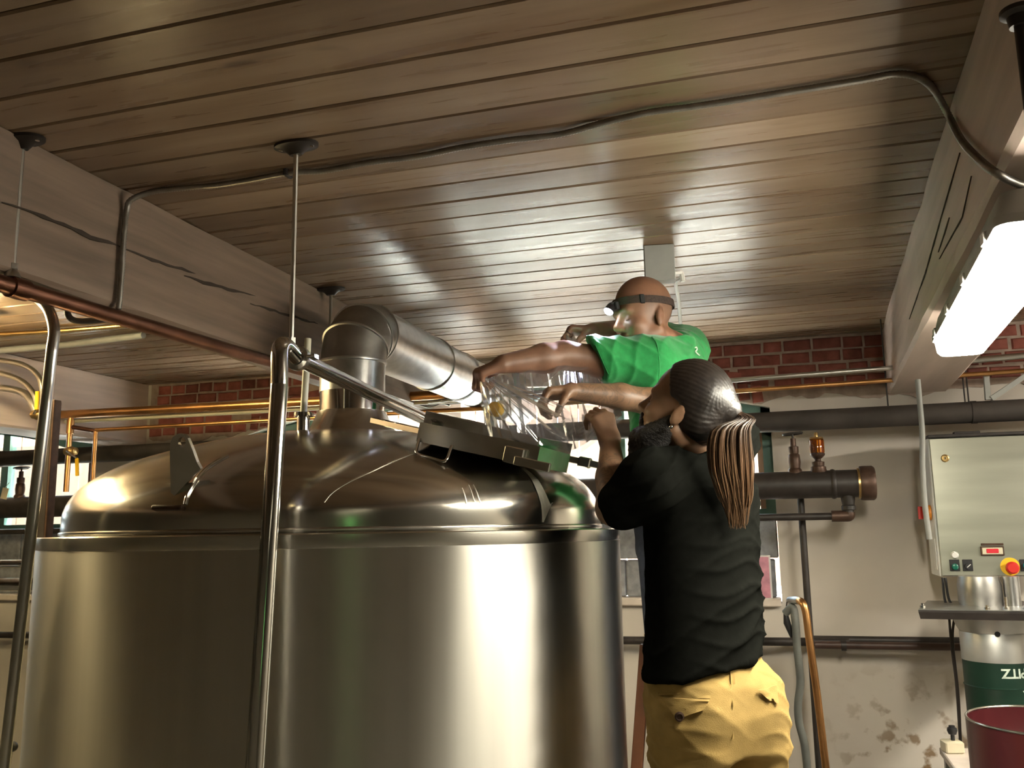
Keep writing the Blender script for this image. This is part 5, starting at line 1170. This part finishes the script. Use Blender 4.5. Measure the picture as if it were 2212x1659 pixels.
    patch('pocket_welt', [(1420, 1494), (1534, 1500), (1534, 1507), (1420, 1501)], 'khaki', .004, .004)
    patch('pocket_flap', [(1635, 1488), (1676, 1478), (1678, 1515), (1660, 1510)], 'khaki', .004, .012)
    bq = surf(1464, 1541)-CF*.020; obj('button', MB().lathe([(.012, 0), (.012, .004), (.008, .006), (.007, .003), (.001, .003)], bq, -CF, 16), 'bronze', tr)
    patch('belt_loop', [(1574, 1428), (1582, 1427), (1586, 1474), (1577, 1475)], 'khaki', .004, .008, 4)
    sm = [surf(1580+3*math.sin(y_*.1), y_)-CF*.001 for y_ in range(1440, 1606, 12)]; obj('seat_seam', MB().tube(sm, .0022, 6), 'khaki', tr)
    for sg in (1, -1):
        c_ = crotch+LP*.097*sg-FP*.03; b0 = np.array([c_[0], c_[1], fz]); mb = MB(); rings = []
        for z_, l1_, l0_, w_ in ((.001, .19, -.09, .048), (.03, .185, -.088, .05), (.06, .12, -.085, .045), (.09, .04, -.08, .042)):
            cx_ = (l1_+l0_)/2; hl_ = (l1_-l0_)/2; rings.append([b0+FP*(cx_+hl_*math.cos(t))+LP*w_*math.sin(t)+UP*z_ for t in np.linspace(0, 2*math.pi, 21)[:-1]])
        obj('shoe', mb.loft(rings), 'shoe', root)
    st = thing('step_stool', (root.location[0], root.location[1], 0), 'low wooden step stool under the bearded man', 'stool')
    c_ = crotch-FP*.0; obj('tread', MB().obox((c_[0], c_[1], fz-.016), FP, LP, UP, .16, .20, .015, .004), 'ladder', st, False)
    for a in (-.13, .13):
        for b_ in (-.17, .17): q = c_+FP*a+LP*b_; obj('leg', MB().obox((q[0], q[1], (fz-.03)/2), FP, LP, UP, .018, .018, (fz-.031)/2), 'ladder', st, False)
    return dict(wrL=wrL, wrR=wrR)
MB_ = man_black()

# ---------------------------------------------------------------- man in green shirt
def man_green():
    FT, LT = facing(26); FH, LH = facing(-24); FP, LP = facing(20)
    ear = dep(1424, 681, 2.99); s = 1.06; pd = math.radians(8)
    f_ = nrm(FH*math.cos(pd)-UP*math.sin(pd)); u_ = nrm(UP*math.cos(pd)+FH*math.sin(pd)); fr = np.array([f_, LH, u_])
    O = ear-LH*.080
    neck = dep(1458, 758, 3.10); S = dep(1452, 782, 3.10)
    shL = dep(1402, 788, 2.94); elL = dep(1220, 768, 2.87); wrL = dep(1088, 786, 2.76)
    shR = dep(1478, 757, 3.30); elR = dep(1385, 716, 3.46); wrR = dep(1283, 715, 3.22)
    def at(px, py): p = dep(px, py, 3.1); t = np.dot(S-CAM, H0)/np.dot(p-CAM, H0); return CAM+(p-CAM)*t
    fz = .66
    root = thing('person', tuple(at(1450, 1200)*[1, 1, 0]+[0, 0, fz]), 'bald man in green tee wearing a headlamp, arms stretched over the kettle', 'person')
    chest = at(1447, 870); mid = at(1447, 960); wst = at(1448, 1050); hip = at(1450, 1140); crotch = at(1452, 1190)
    lo = np.minimum.reduce([wrL, wrR, shR, O, elL, elR])-.25; hi = np.maximum.reduce([wrL, wrR, shR, O, elL, elR])+.25; lo[2] = wst[2]-.15
    v = Vol(lo, hi, .004)
    v.col([(wst-[0, 0, .1], .15, .10), (wst, .15, .10), (mid, .16, .105), (chest, .175, .115), (S-[0, 0, .02], .15, .085)], FT, LT, .03)
    v.cone(O-fr[0]*.025*s-UP*.055*s, neck, .056, .058, .03); v.cone(neck, S-UP*.05, .056, .07, .03)
    v.chain([shL, shL*.45+elL*.55-UP*.006, elL], [.060, .052, .046], .03); v.chain([elL, elL*.65+wrL*.35, wrL], [.046, .046, .030], .02)
    v.chain([shR, elR], [.056, .045], .03); v.chain([elR, elR*.65+wrR*.35, wrR], [.045, .043, .029], .02)
    P = head(v, O, fr, s)
    tl, _ = hand(v, wrL, nrm(-R0*.8-UP*.30-H0*.05), nrm(-UP*.9+H0*.3), -H0*-1., (60, 70, 45), 1.02, .35, .8)
    tr_, _ = hand(v, wrR, nrm(-R0*.95+UP*.06), nrm(-UP), -H0, (55, 70, 45), 1., .4, .8)
    RP = hand.prox[0]
    body, V = sdfobj('body', v, 'skin_a', root, 1)
    def stub(q):
        l = (q-O)@fr.T/s; ss = lambda a, lo_, hi_: np.clip((a-lo_)/(hi_-lo_), 0, 1)
        band = ss(l[:, 2], -.035, -.005)*ss(-l[:, 2], -.085, -.05)*ss(-l[:, 0], -.05, -.025)
        earm = 1-np.exp(-((l[:, 0]+.004)**2+(l[:, 2])**2)/.0012)
        jaw = ss(-l[:, 2], .03, .05)*ss(l[:, 2], -.14, -.12)*ss(l[:, 0], .0, .03)
        return band*earm*.42+jaw*.22
    ink(body, V, 'stubble', stub)
    for q in (-1, 1): obj('eyebrow', MB().tube(spline([P(.098, .016*q, .030), P(.096, .032*q, .036), P(.080, .050*q, .029)], 4), [.0022]*4+[.0032]*4+[.002], 6), 'beardm', root)
    for q in (-1, 1): obj('eyelashes', MB().tube(spline([P(.0925, .021*q, .001), P(.0965, .031*q, -.0012), P(.0885, .043*q, .001)], 4), [.0008]*9, 5), 'beardm', root)
    pa, pb = RP; rg = pa*.45+pb*.55; rd_ = nrm(pb-pa); ra_ = nrm(np.cross(rd_, H0)); rb_ = np.cross(rd_, ra_)
    obj('ring', MB().tube([rg+.0108*(ra_*math.cos(t)+rb_*math.sin(t)) for t in np.linspace(0, 2*math.pi, 17)], .002, 6, cap=False), 'steelm', root)
    # tee
    hem = at(1450, 1120); lo2 = np.minimum.reduce([elL, shR, wst, shL])-.28; hi2 = np.maximum.reduce([shR, shL, neck])+.28; lo2[2] = hem[2]-.02
    sv = Vol(lo2, hi2, .0055)
    sv.col([(hem, .178, .126), (wst, .174, .122), (mid, .180, .126), (chest, .192, .134), (S-[0, 0, .015], .165, .105), (S+[0, 0, .022], .11, .075)], FT, LT, .05)
    sv.cone(neck+UP*.012, S-UP*.05, .074, .12, .05)
    hmL = shL+(elL-shL)*.80; sv.cone(S*.4+shL*.6, shL, .092, .088, .06); sv.cone(shL, hmL, .086, .073, .05); aL = nrm(elL-shL)
    sv.cone(S*.4+shR*.6, shR, .090, .082, .06); sv.cone(shR, shR+(elR-shR)*.6, .080, .070, .05)
    
    # flat sleeve hem
    cutp = dep(1289, 776, 2.90); n_ = nrm(-R0*.93-UP*.37)
    ax = None
    X = [(sv.lo[a]+sv.h*np.arange(sv.n[a])).astype(np.float32) for a in range(3)]; gx, gy, gz = np.meshgrid(*X, indexing='ij', sparse=True)
    pl = (gx-cutp[0])*n_[0]+(gy-cutp[1])*n_[1]+(gz-cutp[2])*n_[2]; sv.d = np.maximum(sv.d, pl)
    sv.cone(cutp-aL*.03, cutp+aL*.08, .052, .056, 0, 'sub')
    sv.cone(O-fr[0]*.02-UP*.05, neck+UP*.060, .058, .060, .01, 'sub')
    w1 = R0*26+UP*40; w2 = -R0*40+UP*26; w3 = UP*30+H0*30+R0*12
    sdfobj('tee_shirt', sv, 'tee_green', root, 2, lambda q: fold(q, [(w1, .2), (w2, 1.1), (w3, 2.3)], .0055))
    # seam of the armhole and a pale print on the back
    def surf(px, py):
        d = ray(px, py)
        for t in np.arange(2.4, 3.8, .004):
            p = CAM+d*t; i = np.round((p-sv.lo)/sv.h).astype(int)
            if (i >= 0).all() and (i < sv.n).all() and sv.d[tuple(i)] < .004: return p
        return CAM+d*3.
    tee = [o for o in root.children if o.name.startswith('tee')][0]
    obj('armhole_seam', MB().tube(spline([surf(*q)-CF*.002 for q in ((1408, 728), (1418, 742), (1423, 770), (1424, 800), (1422, 822))], 5), .0022, 6), 'tee_green', tee)
    obj('sleeve_seam', MB().tube(spline([surf(*q)-CF*.002 for q in ((1286, 745), (1294, 762), (1304, 786), (1314, 808))], 5), .0015, 6), 'tee_green', tee)
    obj('back_print', MB().tube(spline([surf(*q)-CF*.003 for q in ((1500, 752), (1504, 750), (1505, 756), (1502, 759), (1506, 764), (1511, 768))], 4), .0024, 5), 'text', tee)
    tv = Vol(np.array([hip[0]-.35, hip[1]-.35, fz]), np.array([hip[0]+.35, hip[1]+.35, hem[2]+.10]), .008)
    tv.col([(crotch, .17, .115), (hip, .175, .125), (hem+[0, 0, .06], .158, .108)], FP, LP, .03)
    for sg in (1, -1):
        c_ = crotch+LP*.09*sg; tv.col([(np.array([c_[0], c_[1], fz+.05]), .06, .065), (np.array([c_[0], c_[1], fz+.42]), .07, .078), (c_+UP*.02, .088, .10)], FP, LP, .03)
    sdfobj('trousers', tv, 'denim', root, 2)
    for sg in (1, -1):
        c_ = crotch+LP*.09*sg; b0 = np.array([c_[0], c_[1], fz]); rings = []
        for z_, l1_, l0_, w_ in ((.001, .19, -.09, .048), (.03, .185, -.088, .05), (.06, .12, -.085, .045), (.09, .04, -.08, .042)):
            cx_ = (l1_+l0_)/2; hl_ = (l1_-l0_)/2; rings.append([b0+FP*(cx_+hl_*math.cos(t))+LP*w_*math.sin(t)+UP*z_ for t in np.linspace(0, 2*math.pi, 21)[:-1]])
        obj('shoe', MB().loft(rings), 'shoe', root)
    # step ladder he stands on
    c_ = crotch; ld = thing('step_ladder', (c_[0], c_[1], 0), 'orange-brown step ladder standing behind the khaki trousers', 'ladder')
    A_ = dep(1390, 1462, 2.86); B_ = dep(1376, 1659, 2.80); dl = (B_-A_)/abs((B_-A_)[2]); fA = A_-dl*.10; fB = A_+dl*A_[2]; sp = LP*-.42
    for k, (t_a, t_b) in enumerate(((fA, fB), (fA+sp, fB+sp*1.08))):
        obj('rail', MB().obox((t_a+t_b)/2, t_a-t_b, LP, np.cross(t_a-t_b, LP), np.linalg.norm(t_a-t_b)/2, .012, .018, .002), 'ladder', ld, False)
        q_a = t_a-FP*.08; q_b = t_b-FP*.55; obj('rail', MB().obox((q_a+q_b)/2, q_a-q_b, LP, np.cross(q_a-q_b, LP), np.linalg.norm(q_a-q_b)/2, .012, .018, .002), 'ladder', ld, False)
    for z_ in (.22, .44, fz-.012):
        m_ = (A_+dl*(A_[2]-z_))+sp/2-FP*.10; obj('step', MB().obox((m_[0], m_[1], z_), FP, LP, UP, .10, .200, .010, .002), 'ladder', ld, False)
    return dict(P=P, fr=fr, O=O, s=s, wrL=wrL, wrR=wrR, shL=shL)
MG_ = man_green()
# ================================================================ HEADLAMP
P, fr, O, hs_ = MG_['P'], MG_['fr'], MG_['O'], MG_['s']
hl = thing('headlamp', tuple(P(.11, 0, .04)), 'black headlamp with woven strap and shining lens on the bald head', 'headlamp')
def bandpt(t, z, g=1.0): return P(.002+.104*g*math.cos(t), .081*g*math.sin(t), z+.012*math.cos(t))
mb = MB(); rings = []
for t in np.linspace(0, 2*math.pi, 49)[:-1]:
    zc_ = .052; g = math.sqrt(max(.1, 1-((zc_-.045)/.088)**2))
    rings.append([bandpt(t, zc_-.012, g*1.005), bandpt(t, zc_-.012, g*1.03), bandpt(t, zc_+.012, g*1.03), bandpt(t, zc_+.012, g*1.0)])
rings.append(rings[0]); mb.loft(rings, cap=False); obj('strap', mb, M('woven_strap', (.045, .028, .022), .8, var=.4, scale=160), hl)
bk = bandpt(math.radians(62), .052, 1.02); tn = nrm(bandpt(math.radians(64), .052)-bandpt(math.radians(60), .052)); nb_ = nrm(np.cross(tn, fr[2]))
obj('buckle', MB().obox(bk, tn, nb_, fr[2], .008, .004, .016, .002), 'black', hl)
c = P(.112, 0, .052); obj('mount', MB().obox(c, fr[1], fr[0], fr[2], .020, .009, .016, .004), 'black', hl)
ld_ = nrm(fr[0]*.62-fr[2]*.70); lp = P(.133, 0, .044)
obj('lamp_body', MB().lathe([(.010, -.018), (.0155, -.012), (.0175, .0), (.0185, .008), (.017, .008), (.013, .002), (.001, .002)], lp, ld_, 24), 'black', hl)
obj('hinge', MB().obox(P(.121, 0, .060), fr[1], nrm(fr[0]+fr[2]*.2), fr[2], .012, .012, .004, .002), 'black', hl)
obj('lens', MB().lathe([(.001, .0035), (.010, .004), (.0150, .007), (.0160, .011), (.010, .0165), (.001, .019)], lp, ld_, 24), EM('lens_glow', (.85, .92, 1.0), 60), hl)
sd_ = bpy.data.lights.new('headlamp_beam', 'SPOT'); sd_.energy = 26; sd_.color = (.70, .74, 1.0); sd_.spot_size = math.radians(95); sd_.spot_blend = .9; sd_.shadow_soft_size = .015
so = bpy.data.objects.new('headlamp_beam', sd_); COL.objects.link(so); so.parent = hl
tgt = dep(1150, 900, 2.75); so.location = tuple(lp+ld_*.03-np.array(hl['_w'])); so.rotation_euler = Vector(tuple(tgt-lp)).to_track_quat('-Z', 'Y').to_euler()

# ================================================================ CLEAR PLASTIC BAG
def film(top, bot, n=90, m_=40, amp=.012, seed=1, sag=.0, fmax=26, gather=1.0):
    """film stretched between two measured edges (px, py, depth); pleats run from the gripped edge to the loose one"""
    even = lambda q: (lambda A: A[np.linspace(0, len(A)-1, n).astype(int)])(np.array(resample(spline([dep(*p_) for p_ in q], 8), .0008)))
    T, B = even(top), even(bot); r_ = np.random.default_rng(seed); K = 7
    ph = r_.uniform(0, 6.28, K); fq = np.sort(r_.uniform(4, fmax, K)); V = []
    U = np.linspace(0, 1, n)
    for j in range(m_):
        w = j/(m_-1); row = T*(1-w)+B*w; spread = np.linalg.norm(row[-1]-row[0])
        pleat = sum((1-np.abs(np.sin(fq[k]*U+ph[k]+.5*math.sin(2*w+ph[k]))))**2.2/(1+.05*fq[k]) for k in range(K))
        soft = sum(np.sin(fq[k]*.5*U+2.2*w*math.sin(ph[k])+ph[k]) for k in range(3))
        off = amp*((pleat-1)*min(1, spread*6)*(1-.35*w)+.55*soft*w)+sag*np.sin(math.pi*U)*math.sin(math.pi*w)
        V.append(row-CF[None]*off[:, None]+CU[None]*(amp*.25*np.sin(9*U+4*w+ph[0]))[:, None])
    Fq = [(j*n+i, j*n+i+1, (j+1)*n+i+1, (j+1)*n+i) for j in range(m_-1) for i in range(n-1)]
    return np.concatenate(V), Fq
bag = thing('plastic_bag', tuple(dep(1160, 985, 2.72)), 'crumpled clear plastic bag with yellow screw cap held over the open manway', 'bag')
def sheet(name, *a, **k): obj(name, film(*a, **k), 'film', bag, ang=180)
# stretched from the bald man's near hand
sheet('front_film', [(1036, 826, 2.665), (1048, 822, 2.66), (1064, 815, 2.66)], [(1044, 942, 2.64), (1100, 950, 2.60), (1165, 962, 2.59), (1225, 955, 2.60), (1240, 905, 2.62), (1200, 868, 2.64)], amp=.010, seed=2, sag=.03)
# gathered in the bearded man's two hands
sheet('side_film', [(1322, 898, 2.60), (1310, 888, 2.60), (1300, 880, 2.61)], [(1345, 905, 2.66), (1262, 975, 2.62), (1238, 985, 2.61), (1205, 950, 2.61), (1195, 900, 2.62), (1215, 868, 2.64)], amp=.012, seed=5, sag=.02)
sheet('back_film', [(1042, 822, 2.72), (1110, 806, 2.80), (1180, 795, 2.86), (1250, 790, 2.88), (1310, 800, 2.88)], [(1050, 940, 2.72), (1110, 950, 2.80), (1180, 964, 2.82), (1240, 968, 2.80), (1345, 900, 2.74)], amp=.016, seed=11, sag=-.03, fmax=34)
sheet('upper_film', [(1170, 838, 2.70), (1178, 826, 2.70), (1190, 818, 2.71)], [(1120, 808, 2.74), (1165, 790, 2.80), (1210, 782, 2.84), (1280, 790, 2.86)], 60, 24, amp=.014, seed=21)
sheet('gathered_film', [(1222, 722, 3.11), (1230, 728, 3.10), (1240, 726, 3.10)], [(1215, 850, 2.90), (1250, 860, 2.87), (1305, 840, 2.88)], 60, 40, .014, 9)
cp_ = dep(1075, 885, 2.645); ca_ = nrm(-CF-R0*.55+UP*.15)
cap = obj('screw_cap', MB().lathe([(.021, -.004), (.0225, .0), (.0225, .022), (.020, .025), (.001, .025)], cp_, ca_, 28), 'yellow', bag)
obj('spout', MB().lathe([(.030, -.020), (.030, -.016), (.021, -.015), (.021, -.003), (.001, -.003)], cp_, ca_, 28), 'white', bag)

for _o in bpy.data.objects:
    if '_w' in _o: del _o['_w']
